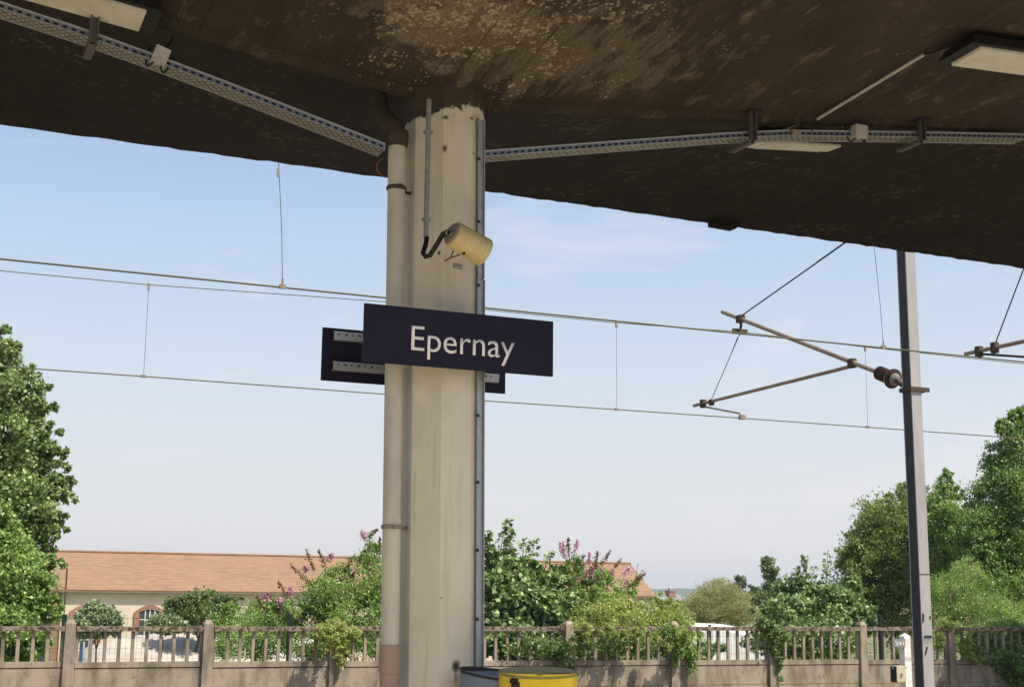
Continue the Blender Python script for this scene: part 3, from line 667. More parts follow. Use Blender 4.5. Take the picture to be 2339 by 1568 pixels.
# ================================================================== CABLE TRAYS AND CANOPY FITTINGS
def tray(pts, Y, label):
    """pts: picture points of the near lower edge"""
    q = [atY(x, y, Y) for x, y in pts]; root = thing('cable_tray', q[0], label, 'cable tray', 'cable trays under the canopy'); w = .15; h = .062
    def strip(name, off_a, off_b, mat):
        mb = MB(); L_ = 0
        for i in range(len(q)-1):
            a, b_ = q[i], q[i+1]; ll = (b_-a).length; o = len(mb.v)
            mb.v += [tuple(a+off_a), tuple(b_+off_a), tuple(b_+off_b), tuple(a+off_b)]; ww = (off_b-off_a).length
            mb.f.append((o, o+1, o+2, o+3)); mb.mi.append(0); mb.uv[len(mb.f)-1] = [(L_, .004), (L_+ll, .004), (L_+ll, ww+.004), (L_, ww+.004)]; L_ += ll
        me = bpy.data.meshes.new(name); me.from_pydata([tuple(Vector(v)-wloc(root)) for v in mb.v], [], mb.f); ul = me.uv_layers.new(name='UVMap')
        for p_ in me.polygons:
            for li, c in zip(p_.loop_indices, mb.uv[p_.index]): ul.data[li].uv = c
        me.materials.append(mat); o = bpy.data.objects.new(name, me); C.objects.link(o); o.parent = root; return o
    Z = Vector((0, 0, 1)); YY = Vector((0, 1, 0))
    strip('tray_floor', Vector(), YY*w, M['tray_floor']); strip('tray_side', Vector((0, 0, 0)), Z*h*.62, M['tray_side']); strip('tray_side', YY*w, YY*w+Z*h, M['tray_side'])
    mb = MB()
    for yy in (0, w):
        mb.tube([p_+YY*yy+Z*(h*.62) for p_ in q], .006, 6); mb.tube([p_+YY*yy+Z*0.0 for p_ in q], .003, 6)
    mb.build('rolled_edge', M['galv'], root)
    mb = MB()
    for j, (yy, r_) in enumerate(((.03, .011), (.06, .009), (.09, .012), (.125, .009))):
        pp = []
        for i in range(len(q)-1):
            for s in range(12): pp.append(q[i].lerp(q[i+1], s/12)+YY*(yy+.012*math.sin(i*5+s*.9+j*2))+Z*.014)
        pp.append(q[-1]+YY*yy+Z*.014); mb.tube(pp, r_, 6)
    mb.build('cables', M['black'], root)
    return root
TY = 8.22
tray([(-60, -5), (0, 19), (178, 77), (344, 136), (502, 195), (880, 342)], TY, 'perforated steel cable tray sloping down to the left side of the pillar')
tray([(1098, 358), (1400, 335), (1651, 316), (1730, 312), (1801, 309), (2153, 313), (2345, 317)], TY, 'perforated steel cable tray bending away to the right of the pillar')
def bracket(px, ytop, ybot, label):
    a = atY(px, ybot, TY-.02); zt = ceil_z(a.x, TY)+.02; root = thing('tray_bracket', (a.x, TY, zt), label, 'bracket', 'brackets holding the cable trays'); x = a.x
    mb = MB(); mb.box((x-.026, TY-.055, a.z-.012), (x-.018, TY-.02, zt)); mb.box((x+.018, TY-.055, a.z-.012), (x+.026, TY-.02, zt)); mb.box((x-.018, TY-.028, a.z-.012), (x+.018, TY-.02, zt)); mb.build('hanger', M['brk'], root)
    mb = MB(); mb.box((x-.024, TY-.018, a.z-.03), (x-.017, TY+.24, a.z)); mb.box((x+.017, TY-.018, a.z-.03), (x+.024, TY+.24, a.z)); mb.box((x-.017, TY-.018, a.z-.03), (x+.017, TY+.24, a.z-.024)); mb.build('arm', M['brk'], root)
    MB().box((x-.05, TY-.09, zt-.035), (x+.05, TY+.0, zt)).build('foot_plate', M['dark'], root)
bracket(213, 40, 92, 'dark steel bracket gripping the left cable tray below the lamp')
bracket(1717, 268, 318, 'dark steel bracket left of the small junction box on the right tray')
bracket(2103, 268, 318, 'dark steel bracket right of the small junction box on the right tray')
def jbox(px0, py0, px1, py1, Y, label, tilt):
    a = atY(px0, py0, Y); b_ = atY(px1, py1, Y); c = (a+b_)/2; w = abs(b_.x-a.x)/2*.86; h = abs(a.z-b_.z)/2*.9
    ex = Vector((math.cos(tilt), 0, math.sin(tilt))); ez = Vector((-math.sin(tilt), 0, math.cos(tilt)))
    root = thing('junction_box', c, label, 'junction box', 'junction boxes on the cable trays')
    MB().obox(c+Vector((0, .032, 0)), ex*w, Vector((0, .03, 0)), ez*h).build('case', M['box'], root, bevel=.005)
    MB().obox(c+Vector((0, -.004, 0)), ex*w*1.02, Vector((0, .0055, 0)), ez*h*1.02).build('lid', M['box'], root, bevel=.003)
    for s in (-1, 1):
        g = c+ez*(-h)+ex*(s*w*.5)+Vector((0, .03, 0)); pp = []
        for i in range(13):
            t = i/12; pp.append(g+ex*(s*(w*1.1)*math.sin(t*math.pi*.5))*(1)+ez*(-.03*math.sin(t*math.pi)*1.6+ (t**2)*(h*2.1)) + Vector((0, .05*t, 0)))
        MB().tube(pp, .0065, 8).build('cable_loop', M['black'], root, smooth=True)
    return root
jbox(349, 102, 387, 149, TY-.05, 'pale square junction box on the left tray under the lamp end', -.30)
jbox(1951, 281, 1984, 317, TY-.05, 'small pale junction box on the right tray between two brackets', -.02)
MB_small = thing('tray_clip_box', atY(1818, 302, TY-.02), 'tiny worn junction box at the bend of the right tray', 'junction box')
q = atY(1818, 303, TY-.02); MB().box((q.x-.035, TY-.035, q.z-.02), (q.x+.035, TY-.012, q.z+.02)).build('case', M['gable'], MB_small, bevel=.003)
q = atY(1835, 290, TY-.02); MB().tube([q+Vector((-.02, 0, -.02)), q+Vector((.0, 0, .02)), q+Vector((.05, 0, .03)), q+Vector((.08, 0, -.02))], .006, 6).build('cable_loop', M['black'], MB_small)

def lamp(c, L_, Wd, slx, sly, label, ends=True):
    """linear lamp hung under the soffit; c = centre of diffuser underside"""
    root = thing('linear_lamp', c, label, 'lamp', 'linear lamps under the canopy'); c = Vector(c)
    ex = Vector((1, 0, slx)).normalized(); ey = Vector((0, 1, sly)).normalized(); ez = ex.cross(ey).normalized()
    mb = MB(); h = .085; x2, y2 = L_/2+.09, Wd/2+.03
    lo = [c+ez*.012+ex*sx*x2+ey*sy*y2 for sx, sy in ((-1, -1), (1, -1), (1, 1), (-1, 1))]
    hi = [c+ez*h+ex*sx*(x2-.05)+ey*sy*(y2-.02) for sx, sy in ((-1, -1), (1, -1), (1, 1), (-1, 1))]
    mb.quadbox(lo+hi); mb.build('housing', M['dark'], root, bevel=.003)
    MB().obox(c, ex*(L_/2), ey*(Wd/2), ez*.0115).build('diffuser', M['diff'], root, bevel=.004)
    if ends:
        for s in (-1, 1):
            MB().obox(c+ez*.001+ex*s*(L_/2+.045), ex*.038, ey*(Wd/2-.01), ez*.010).build('end_cap', M['diff'], root, bevel=.003)
    for s in (-.33, .33): MB().obox(c+ez*.14+ex*s*L_, ex*.012, ey*.012, ez*.07).build('hanger', M['dark'], root)
    return root, ex, ey, ez
def fit_lamp(px, py, drop, L_, Wd, label, anchor, slx, ends=False):
    # anchor: 0 centre, -1 the given picture spot is the left end, 1 the right end
    p = ceil_hit(px, py, drop); sly = (ZE-crease(p.x))/W*(1 if p.y > YP else -1)
    c = p - Vector((1, 0, slx)).normalized()*(L_/2*anchor)
    return lamp(c, L_, Wd, slx, sly, label, ends)
fit_lamp(326, 48, .14, 1.25, .25, 'lamp with long pale diffuser above the left cable tray', 1, -.115)
r_, ex, ey, ez = fit_lamp(2206, 128, .14, 1.25, .28, 'black lamp with pale diffuser at the top right of the picture', -1, .06)
fit_lamp(1812, 334, .13, .62, .20, 'pale lamp seen edge-on just below the bend of the right tray', 0, .10, True)
# cable of the left lamp
a = ceil_hit(352, 18, .10); b_ = ceil_hit(403, 70, .05); c_ = atY(372, 118, TY-.05)
lc = thing('lamp_cable', a, 'black cable looping from the left lamp down to the junction box', 'cable')
pts = []
for i in range(17):
    t = i/16; pts.append((1-t)**2*a + 2*t*(1-t)*(b_+(b_-(a+c_)/2)*.6) + t*t*c_)
MB().tube(pts, .0085, 8).build('cable', M['black'], lc, smooth=True)
a = ceil_hit(330, 30, .07); 
# conduit on the soffit right
a = ceil_hit(1853, 280, .02); b_ = ceil_hit(2111, 124, .02)
cc = thing('ceiling_conduit', a, 'thin pale conduit running across the soffit to the right lamp', 'conduit')
MB().tube([a, b_], .0125, 10).build('tube', M['box'], cc, smooth=True)
e_ = ceil_hit(2150, 112, .05); MB().tube([b_, b_.lerp(e_, .5)+Vector((0, 0, -.01)), e_], .008, 8).build('cable', M['black'], cc, smooth=True)
a = ceil_hit(1788, 298, .02); b_ = ceil_hit(1828, 282, .02)
cc = thing('ceiling_conduit', a, 'very short conduit stub beside the bend of the right tray', 'conduit'); MB().tube([a, b_], .009, 8).build('tube', M['gable'], cc)
# orange-brown loop of cable left of the pipe
pts = [atY(*q_, TY+.1) for q_ in ((876, 362), (866, 366), (860, 378), (862, 390), (870, 400), (880, 404))]
o = thing('loose_cable', pts[0], 'thin rusty brown cable loop hanging left of the drainpipe', 'cable'); MB().tube(pts, .006, 8).build('loop', M['orangecable'], o, smooth=True)

# ================================================================== LITTER BINS
def bin_(cx, cy, zt, r, mat_body, mat_lid, label, yellow):
    root = thing('litter_bin', (cx, cy, 0), label, 'litter bin', 'litter bins beside the pillar')
    MB().lathe((cx, cy, .30), (0, 0, 1), [(0, 0), (0, r*.93), (.01, r*.95), (zt-.33, r*.985), (zt-.30, r*.985), (zt-.30, r*.955), (.3, r*.94)], 48).build('body', mat_body, root, smooth=True)
    MB().tube([(cx, cy+.05, 0), (cx, cy+.05, .31)], .035, 12).build('post', M['dark'], root)
    tl = Vector((-.03, -.075, 1)).normalized() if yellow else Vector((.10, -.10, 1)).normalized()
    b0 = Vector((cx, cy, zt-.012))
    if yellow:
        MB().lathe(b0, tl, [(-.002, r*.95), (.004, r*1.0), (.010, r*1.01), (.016, r*1.0), (.019, r*.95)], 48).build('rim', M['olive'], root, smooth=True)
        MB().lathe(b0, tl, [(.018, r*.96), (.021, r*.75), (.024, r*.4), (.0255, 0)], 48).build('lid', mat_lid, root, smooth=True)
        # opening slot towards the viewer
        mb = MB(); px = tl.orthogonal(); exx = Vector((1, 0, .03)).normalized(); eyy = tl.cross(exx)
        top = []; bot = []
        for i in range(13):
            t = i/12*2-1; top.append(b0+tl*.0262+exx*(t*r*.46+r*.02)-eyy*(r*(.93-.30*t*t*0)-r*.16*(1-t*t))); bot.append(b0+tl*.0262+exx*(t*r*.46+r*.02)-eyy*(r*math.sqrt(max(0, .90**2-(t*.46)**2))))
        o = len(mb.v); mb.prism(top+bot[::-1], tl*.002); mb.build('slot', M['dark'], root)
    else:
        MB().lathe(b0, tl, [(-.008, r*1.0), (.0, r*1.02), (.006, r*1.02), (.006, r*.98), (-.02, r*.97)], 48).build('rim', M['dark'], root, smooth=True)
    return root
p = atY(1229, 1534, 7.45); k = (p-EYE).dot(fwd)/FPX
YB = bin_(p.x, 7.45, p.z+.0, 91*k, M['yellow'], M['olive'], 'yellow round litter bin with olive lid in front of the grey one', True)
mb = MB()
for (px_, py_, w_, h_) in ((1150, 1556, 12, 7), (1166, 1563, 9, 6), (1141, 1566, 4, 10)):   # torn black sticker remains on the front
    c = atY(px_, py_, 7.3); ang = math.atan2(c.x-p.x, 7.45-c.y); rr = 91*k*.99
    for j in range(5):
        a0 = ang+(j-2.5)*w_*k/rr/2.5; a1 = a0+w_*k/rr/2.5; hh = h_*k*random.uniform(.6, 1)
        mb.quadbox([Vector((p.x+math.sin(a_)*q_, 7.45-math.cos(a_)*q_, c.z+z_)) for z_ in (-hh, hh) for (a_, q_) in ((a0, rr-.002), (a1, rr-.002), (a1, rr+.002), (a0, rr+.002))])
o = mb.build('torn_sticker', M['black'], YB)
p = atY(1150, 1544, 7.82); k = (p-EYE).dot(fwd)/FPX
bin_(p.x, 7.82, p.z+.02, 101*k, M['grey'], M['grey'], 'grey blue round litter bin with dark rim between pillar and yellow bin', False)

# ================================================================== OVERHEAD LINES
def wirepts(a, b_, sag, k=14):
    return [a.lerp(b_, i/k)+Vector((0, 0, -sag*4*(i/k)*(1-i/k))) for i in range(k+1)]
NY = 15.25; FY = 23.3; MXX = 15.5
ol = thing('overhead_line', (0, NY, 5), 'nearer thick overhead wire with droppers above the near track', 'overhead line', 'railway overhead lines')
MB().tube([(-40, NY, 5.0), (120, NY, 5.0)], .0115, 8).build('contact_wire', M['wire'], ol)
MB().tube([Vector((-40, NY, 6.75)), Vector((-20, NY, 6.72)), Vector((5, NY, 6.66)), Vector((30, NY, 6.8)), Vector((60, NY, 6.75)), Vector((120, NY, 6.75))], .009, 8).build('messenger_wire', M['wire'], ol)
for (px_, py_) in ((645, 655), (2018, 790)):
    q = atY(px_, py_, NY); t = Vector((q.x-.12, NY, 6.67)); MB().tube([(q.x, NY, 5.01), (q.x-.03, NY, 5.6), t], .0042, 6).build('dropper', M['wire'], ol)
    MB().box((q.x-.035, NY-.018, 4.985), (q.x+.035, NY+.018, 5.03)).tube([(q.x, NY, 5.03), (q.x, NY, 5.1)], .012, 6).build('dropper_clamp', M['tube'], ol)
q = atY(635, 395, NY); MB().box((q.x-.012, NY-.01, q.z-.05), (q.x+.012, NY+.01, q.z+.05)).build('dropper_clamp', M['tube'], ol)
fl = thing('overhead_line', (0, FY, 5), 'farther thin overhead wires with droppers held by the grey mast', 'overhead line', 'railway overhead lines')
cw = [atY(*q_, FY) for q_ in ((0, 838), (337, 861), (870, 901), (1110, 916), (1411, 934), (1695, 953), (1990, 974), (2339, 1000))]
CZ = sum(p_.z for p_ in cw)/len(cw)
cw = [Vector((p_.x, FY, .5*p_.z+.5*CZ)) for p_ in cw]
MB().tube([Vector((-40, FY, cw[0].z))]+cw+[Vector((120, FY, cw[-1].z))], .0105, 8).build('contact_wire', M['wire'], fl)
ms = [atY(*q_, FY) for q_ in ((0, 618), (340, 650), (870, 688), (1110, 707), (1408, 737), (1690, 757), (1976, 792), (2339, 831))]
MB().tube([Vector((-40, FY, 6.9))]+ms+[Vector((60, FY, 6.6)), Vector((120, FY, 6.8))], .008, 8).build('messenger_wire', M['wire'], fl)
for i in (1, 4, 6):
    a = ms[i]; b_ = cw[i]; b_ = Vector((a.x, FY, b_.z)); MB().tube([a, b_], .004, 6).build('dropper', M['wire'], fl)
    MB().box((b_.x-.04, FY-.02, b_.z-.02), (b_.x+.04, FY+.02, b_.z+.025)).build('dropper_clamp', M['tube'], fl)
    MB().box((a.x-.02, FY-.015, a.z-.09), (a.x+.02, FY+.015, a.z+.02)).build('dropper_clamp', M['tube'], fl)

# grey mast between the tracks
ma = atX(2085, 885, MXX)
MY = ma.y; HW = .102
mast = thing('catenary_mast', (MXX, MY, -.6), 'tall square grey mast between the tracks carrying the far wires', 'mast', 'catenary masts')
x0 = MXX-HW; x1 = MXX+HW; ztop = 9.5; zc = atY(2085, 890, MY-HW).z; zj = atY(2085, 1310, MY-HW).z
lean = -.005    # it leans very slightly
def mcol(za, zb, name, g=1.0):
    w = HW*g; mb = MB(); o_a = lean*za; o_b = lean*zb
    t = .02*g
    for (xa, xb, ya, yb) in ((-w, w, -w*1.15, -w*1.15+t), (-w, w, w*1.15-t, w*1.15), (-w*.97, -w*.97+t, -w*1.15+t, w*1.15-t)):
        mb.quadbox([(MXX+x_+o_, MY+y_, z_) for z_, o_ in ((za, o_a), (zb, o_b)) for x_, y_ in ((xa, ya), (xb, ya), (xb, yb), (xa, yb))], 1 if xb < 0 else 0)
    return mb.build(name, [M['mast'], M['mast_shade']], mast)  # left side plate is coloured dark for the shade there
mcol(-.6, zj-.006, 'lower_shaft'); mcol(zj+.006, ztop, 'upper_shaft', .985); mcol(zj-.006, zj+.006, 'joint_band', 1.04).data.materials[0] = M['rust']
mb = MB(); zc2 = zc; 
mb.box((x0-.06, MY-HW-.05, zc2-.02), (x1+.12, MY-HW+.0-.002, zc2+.05)); mb.box((x0-.06, MY+HW+.002, zc2-.02), (x1+.12, MY+HW+.05, zc2+.05)); mb.box((x1-.0, MY-HW, zc2-.03), (x1+.06, MY+HW, zc2+.01))
mb.box((x0-.05, MY-HW+.0, zc2-.01), (x0-.003, MY+HW, zc2+.04)); mb.build('clamp_collar', M['rust'], mast)
mb = MB()
for (x_, y_, x2, y2) in ((2101, 1400, 2101, 1418), (2117, 1406, 2117, 1411), (2104, 1452, 2120, 1452), (2110, 1476, 2106, 1493)):
    a = atY(x_+8, y_, MY-HW*1.15-.006); b_ = atY(x2+8, y2, MY-HW*1.15-.006); MB().tube([a, b_+Vector((.002, 0, 0))], .014, 6).build('fixing', M['dark'], mast)
# cantilever in the plane across the tracks
can = thing('cantilever_arm', (MXX, MY, zc), 'slanting cantilever of rusty tubes with ribbed insulator reaching left from the mast', 'cantilever', 'catenary cantilevers')
pe = atX(1650, 712, MXX); pm = atX(1998, 847, MXX); pi0 = atX(2005, 850, MXX); pi1 = atX(2048, 868, MXX); pw = atX(2062, 880, MXX)
MB().tube([pe, pm], .042, 12).build('main_tube', M['tube'], can, smooth=True)
dI = (pi1-pi0); LI = dI.length; prof = [(0, .03)]
for i in range(6): t = LI*(.06+i*.105); prof += [(t, .055), (t+LI*.03, .125), (t+LI*.055, .125), (t+LI*.075, .055)]
prof += [(LI*.74, .05), (LI*.76, .17), (LI*.82, .175), (LI*.86, .06), (LI, .05)]
MB().lathe(pi0, dI, prof, 24).build('insulator', M['ins'], can, smooth=True)
MB().tube([pi0.lerp(pi1, .86), pi0.lerp(pi1, .92), pi1], [.10, .11, .05], 16).build('insulator_cap', M['galv_dull'], can, smooth=True)
MB().tube([pi1, pw, (MXX, MY+HW, pw.z-.02)], .045, 8).build('hinge', M['rust'], can)
rl = atX(1585, 926, MXX); rr = atX(1945, 836, MXX); cl = atX(1946, 828, MXX)
MB().tube([rl, rr], .034, 12).build('registration_tube', M['tube'], can, smooth=True)
MB().box((MXX-.05, cl.y-.07, cl.z-.09), (MXX+.05, cl.y+.07, cl.z+.07)).build('tube_clamp', M['rust'], can)
g1 = atX(1690, 728, MXX); g2 = atX(1690, 757, MXX)
MB().box((MXX-.06, g1.y-.10, g1.z-.08), (MXX+.06, g1.y+.06, g1.z+.07)).tube([g1, g1.lerp(g2, .5)+Vector((.03, 0, 0)), g2], .028, 8).box((MXX-.16, g2.y-.04, g2.z-.05), (MXX+.16, g2.y+.04, g2.z+.05)).build('suspension_clamp', M['rust'], can)
d0 = atX(1606, 921, MXX); d1 = atX(1608, 928, MXX); d2 = atX(1692, 944, MXX); d3 = atX(1695, 953, MXX)
MB().box((MXX-.05, d0.y-.05, d0.z-.09), (MXX+.05, d0.y+.05, d0.z+.08)).build('tube_clamp', M['rust'], can)
MB().tube([d1, d2, d3], .019, 8).box((MXX-.06, d3.y-.04, d3.z-.04), (MXX+.06, d3.y+.04, d3.z+.05)).build('steady_arm', M['tube'], can)
w0 = atX(1690, 762, MXX); w1 = atX(1625, 912, MXX)
MB().tube([w0, w1], .009, 6).box((MXX-.04, w1.y-.05, w1.z-.12), (MXX+.04, w1.y+.05, w1.z)).tube([w0.lerp(w1, .05)+Vector((0, .03, 0)), w0.lerp(w1, .35)], .007, 6).build('hanger_wire', M['dark'], can)
gt = atX(1692, 722, MXX); gm = atX(1922, 560, MXX); gd = gm-gt; top = gt+gd*((gt.y-(MY+HW))/(gt.y-gm.y))
MB().tube([gt, top], .014, 8).tube([gt.lerp(top, .52)+Vector((.0, .05, 0)), gt.lerp(top, .9)+Vector((0, .06, 0))], .010, 6).build('guy_wire', M['dark'], can)
# the nearer line's cantilever at the right edge, from a mast just outside the frame
lx = atY(2240, 805, NY).x+.0; NX = lx
m2 = thing('catenary_mast', (NX, 12.4, 0), 'square grey mast standing on the platform just right of the view', 'mast', 'catenary masts')
MB().box((NX-.15, 12.3, 0), (NX+.15, 12.6, 8.5)).build('shaft', M['mast'], m2, bevel=.01)
c2 = thing('cantilever_arm', (NX, 12.6, 5.4), 'rusty tube cantilever cut by the right edge of the picture', 'cantilever', 'catenary cantilevers')
a = atX(2205, 808, NX); b_ = atX(2339, 779, NX); d = b_-a; end = a+d*((a.y-12.6)/(a.y-b_.y))
MB().tube([a, end], .03, 10).build('registration_tube', M['tube'], c2, smooth=True)
for px_, py_ in ((2236, 802), (2272, 793)):
    q = atX(px_, py_, NX); MB().box((NX-.04, q.y-.045, q.z-.08), (NX+.04, q.y+.045, q.z+.07)).build('tube_clamp', M['rust'], c2)
a = atX(2240, 808, NX); b_ = atX(2345, 815, NX); MB().tube([a, b_+ (b_-a)*.4], .017, 8).build('steady_arm', M['dark'], c2)
a = atX(2272, 788, NX); b_ = atX(2335, 622, NX); d = b_-a; end = a+d*((a.y-12.6)/(a.y-b_.y)); MB().tube([a, end], .010, 6).build('guy_wire', M['dark'], c2)

# ================================================================== CONCRETE FENCE
FNY = 27.0; posts = [-1.68, .85, 3.38, 5.89, 8.37, 10.93, 13.5, 16.06, 18.60, 21.12, 23.73, 26.3, 28.85]
fence = thing('concrete_fence', (16, FNY, -.6), 'weathered concrete fence of slab panels with balusters and handrail behind the tracks', 'fence')
pw_ = .098
def cop(x): return .315-.0062*(x-3.4)
for x in posts:
    mb = MB(); w = pw_; zt = 1.07; sl_ = .012
    lo_ = [(x-w-.012, FNY-.12, -.82), (x+w+.012, FNY-.12, -.82), (x+w+.012, FNY+.12, -.82), (x-w-.012, FNY+.12, -.82)]
    hi_ = [(x-w+.008, FNY-.10, zt-.07), (x+w-.008, FNY-.10, zt-.07), (x+w-.008, FNY+.10, zt-.07), (x-w+.008, FNY+.10, zt-.07)]
    tp_ = [(x-w*.45, FNY-.05, zt), (x+w*.45, FNY-.05, zt), (x+w*.45, FNY+.05, zt), (x-w*.45, FNY+.05, zt)]
    o = len(mb.v); mb.v += lo_+hi_+tp_
    for b0 in (0, 4):
        for i in range(4): mb.f.append((o+b0+i, o+b0+(i+1) % 4, o+b0+4+(i+1) % 4, o+b0+4+i)); mb.mi.append(0)
    mb.f += [(o+3, o+2, o+1, o), (o+8, o+9, o+10, o+11)]; mb.mi += [0, 0]
    mb.build('post', M['fence'], fence)
for x0_, x1_ in zip(posts[:-1], posts[1:]):
    a, b_ = x0_+pw_+.012, x1_-pw_-.004; ch_ = cop((a+b_)/2)
    jz = random.uniform(-.006, .006); jr = random.uniform(-.006, .006)
    mb = MB(); nseg = 12
    for i in range(nseg):        # a slightly uneven handrail
        xa = a+(b_-a)*i/nseg; xb = a+(b_-a)*(i+1)/nseg - .0
        if i == 0: prev = 0.0
        nx_ = random.uniform(-.004, .004) if i < nseg-1 else 0.0
        mb.quadbox([(xa, FNY-.10, .862+jr), (xb, FNY-.10, .862+jr), (xb, FNY+.08, .862+jr), (xa, FNY+.08, .862+jr), (xa, FNY-.115, .945+jr+prev), (xb, FNY-.115, .945+jr+nx_), (xb, FNY+.09, .945+jr+nx_), (xa, FNY+.09, .945+jr+prev)]); prev = nx_
    mb.build('handrail', M['fence_rail'], fence)
    for i in range(10):
        bx = a+.02+(b_-a-.04)*i/9; w = .026 if i in (0, 9) else .031
        if x0_ < -1 or x1_ > 29: continue
        tl_ = random.uniform(-.007, .007); w *= random.uniform(.9, 1.08); zt_ = .862+jr
        BAL = MB(); BAL.quadbox([(bx-w, FNY-.03, ch_), (bx+w, FNY-.03, ch_), (bx+w, FNY+.02, ch_), (bx-w, FNY+.02, ch_), (bx-w*.9+tl_, FNY-.03, zt_), (bx+w*.9+tl_, FNY-.03, zt_), (bx+w*.9+tl_, FNY+.02, zt_), (bx-w*.9+tl_, FNY+.02, zt_)])
        BAL.build('baluster', M['fence'], fence)
    MB().box((a, FNY-.052, ch_-.105), (b_, FNY+.06, ch_)).build('base_rail', M['fence'], fence, bevel=.006)
    MB().box((a, FNY-.03, ch_-.118), (b_, FNY+.03, ch_-.106)).build('joint', M['joint'], fence)
    MB().box((a, FNY-.042+random.uniform(-.008, .008), ch_-.53), (b_, FNY+.05, ch_-.119)).build('wall_slab', M['fence'], fence, bevel=.005)
    MB().box((a, FNY-.046, -.82), (b_, FNY+.05, ch_-.536)).build('wall_slab', M['fence'], fence, bevel=.005)
    
# green wire mesh fence right behind
mf = thing('wire_fence', (5, 28.3, -.6), 'thin green wire mesh fence with dark posts behind the concrete fence', 'fence')
for px_ in (148, 663, 1240, 2010):
    q = atY(px_, 1402, 28.3); MB().box((q.x-.045, 28.26, -.6), (q.x+.045, 28.34, q.z)).build('post', M['greenpost'], mf)
mb = MB(); zt = atY(300, 1411, 28.3).z; z = -.5
while z < zt: mb.box((0, 28.298, z), (24, 28.302, z+.004)); z += .2
mb.box((0, 28.297, zt), (24, 28.303, zt+.006)); x = .1
while x < 24: mb.box((x, 28.2975, -.5), (x+.003, 28.3025, zt)); x += .1
mb.build('wire_mesh', M['greenpost'], mf)

# kilometre post with plate and box, in front of the fence
KY = 25.8; k0 = atY(2066, 1445, KY); kx = k0.x
kp = thing('marker_post', (kx, KY, -.6), 'white concrete marker post with pointed top beside the grey mast', 'marker post')
w = .088; z1_ = atY(2066, 1452, KY).z; mb = MB()
for (z_, s_) in ((-.6, 1.08), (z1_, 1), (k0.z+.0, .12)):
    for sx, sy in ((-1, -1), (1, -1), (1, 1), (-1, 1)): mb.v.append((kx+sx*w*s_, KY+sy*w*s_, z_))
for b0 in (0, 4):
    for i in range(4): mb.f.append((b0+i, b0+(i+1) % 4, b0+4+(i+1) % 4, b0+4+i)); mb.mi.append(0)
mb.f += [(3, 2, 1, 0), (8, 9, 10, 11)]; mb.mi += [0, 0]; mb.build('shaft', M['wpost'], kp)
a = atY(2042, 1458, KY-.11); b_ = atY(2070, 1476, KY-.11)
pl_ = MB().box((a.x, KY-.115, b_.z), (b_.x-.02, KY-.095, a.z)).build('number_plate', M['plate'], kp, bevel=.003)
text_obj('digits', '241', M['wpost'], pl_, (a.x+.03, KY-.1155, b_.z+.035), (1, 0, 0), (0, 0, 1), .085, (b_.x-a.x)-.10, .003)
a = atY(2028, 1519, KY-.05); b_ = atY(2055, 1556, KY-.05)
eb = thing('electric_box', (a.x, KY-.1, b_.z), 'cream metal box with dark side on the marker post', 'electric box')
MB().box((a.x+.07, KY-.26, b_.z), (b_.x+.02, KY-.05, a.z)).build('case', M['wbox'], eb, bevel=.008)
MB().box((a.x+.055, KY-.25, b_.z+.01), (a.x+.068, KY-.06, a.z-.01)).build('dark_panel', M['dark'], eb)
MB().box((a.x+.05, KY-.17, a.z-.07), (a.x+.054, KY-.14, a.z-.02)).build('tag', M['wsheet'], eb)
q = Vector(((a.x+b_.x)/2+.04, KY-.265, (a.z+b_.z)/2-.02)); pts = [q+Vector((.035*math.cos(t/10*5), -.006, .035*math.sin(t/10*5))) for t in range(11)]
MB().tube(pts, .006, 6).build('handle', M['rust'], eb)
MB().box((b_.x+.02, KY-.10, a.z-.06), (kx-.06, KY-.07, a.z-.03)).build('strap', M['rust'], eb)

# ================================================================== BEYOND THE FENCE: warehouse, heap, sheds, house
WY = 92.0
wl = atY(125, 1340, WY); wr = atY(1485, 1345, WY); er = atY(1440, 1290, WY+6)
x0_, x1_ = wl.x, wr.x; ze_ = 1.74; dR = 12.0
zr = atY(600, 1269, WY+6).z
wh = thing('warehouse', (x0_, WY, gz(x0_, WY)), 'long pale rendered warehouse with orange tiled roof and arched windows', 'warehouse')
mb = MB()
xl, xr_ = atY(140, 1258, WY+6).x, er.x
o_ = .40
v = [(x0_-.3, WY-o_, ze_-.12), (x1_+.3, WY-o_, ze_-.12), (x1_+.3, WY+dR+o_, ze_-.12), (x0_-.3, WY+dR+o_, ze_-.12), (x0_-.3, WY+6, zr), (xr_, WY+6, zr)]
v2 = [(a_, b__, c__-.14) for a_, b__, c__ in v]
mb.v += v+v2
for f_ in ((0, 1, 5, 4), (1, 2, 5), (2, 3, 4, 5)): mb.f.append(f_); mb.mi.append(0); mb.f.append(tuple(i+6 for i in reversed(f_))); mb.mi.append(0)
for i, j in ((0, 1), (1, 2), (2, 3), (3, 4), (4, 0)): mb.f.append((i, i+6, j+6, j)); mb.mi.append(0)
roof = mb.build('roof', M['tile'], wh)
mb = MB(); mb.tube([(x0_-.3, WY+6, zr+.02), (xr_, WY+6, zr+.02)], .11, 8); mb.build('ridge_tiles', M['tile'], roof)
gb = gz(20, WY)-.6
MB().box((x0_, WY, gb), (x1_, WY+dR, ze_-.30)).build('wall', M['render'], wh)
mb = MB(); mb.prism([(x0_, WY+.0, ze_-.299), (x0_, WY+dR, ze_-.299), (x0_, WY+6, zr-.2)], (.3, 0, 0)); mb.build('gable', M['gable'], wh)
MB().box((x0_-.06, WY+.3, gb), (x0_-.002, WY+dR-.3, ze_-.32)).build('side_wall', M['gable'], wh)['label'] = 'shaded grey brown end wall'
MB().box((x0_-.08, WY-.06, gb), (x0_+.45, WY-.003, ze_-.35)).build('corner_quoin', M['brick'], wh)
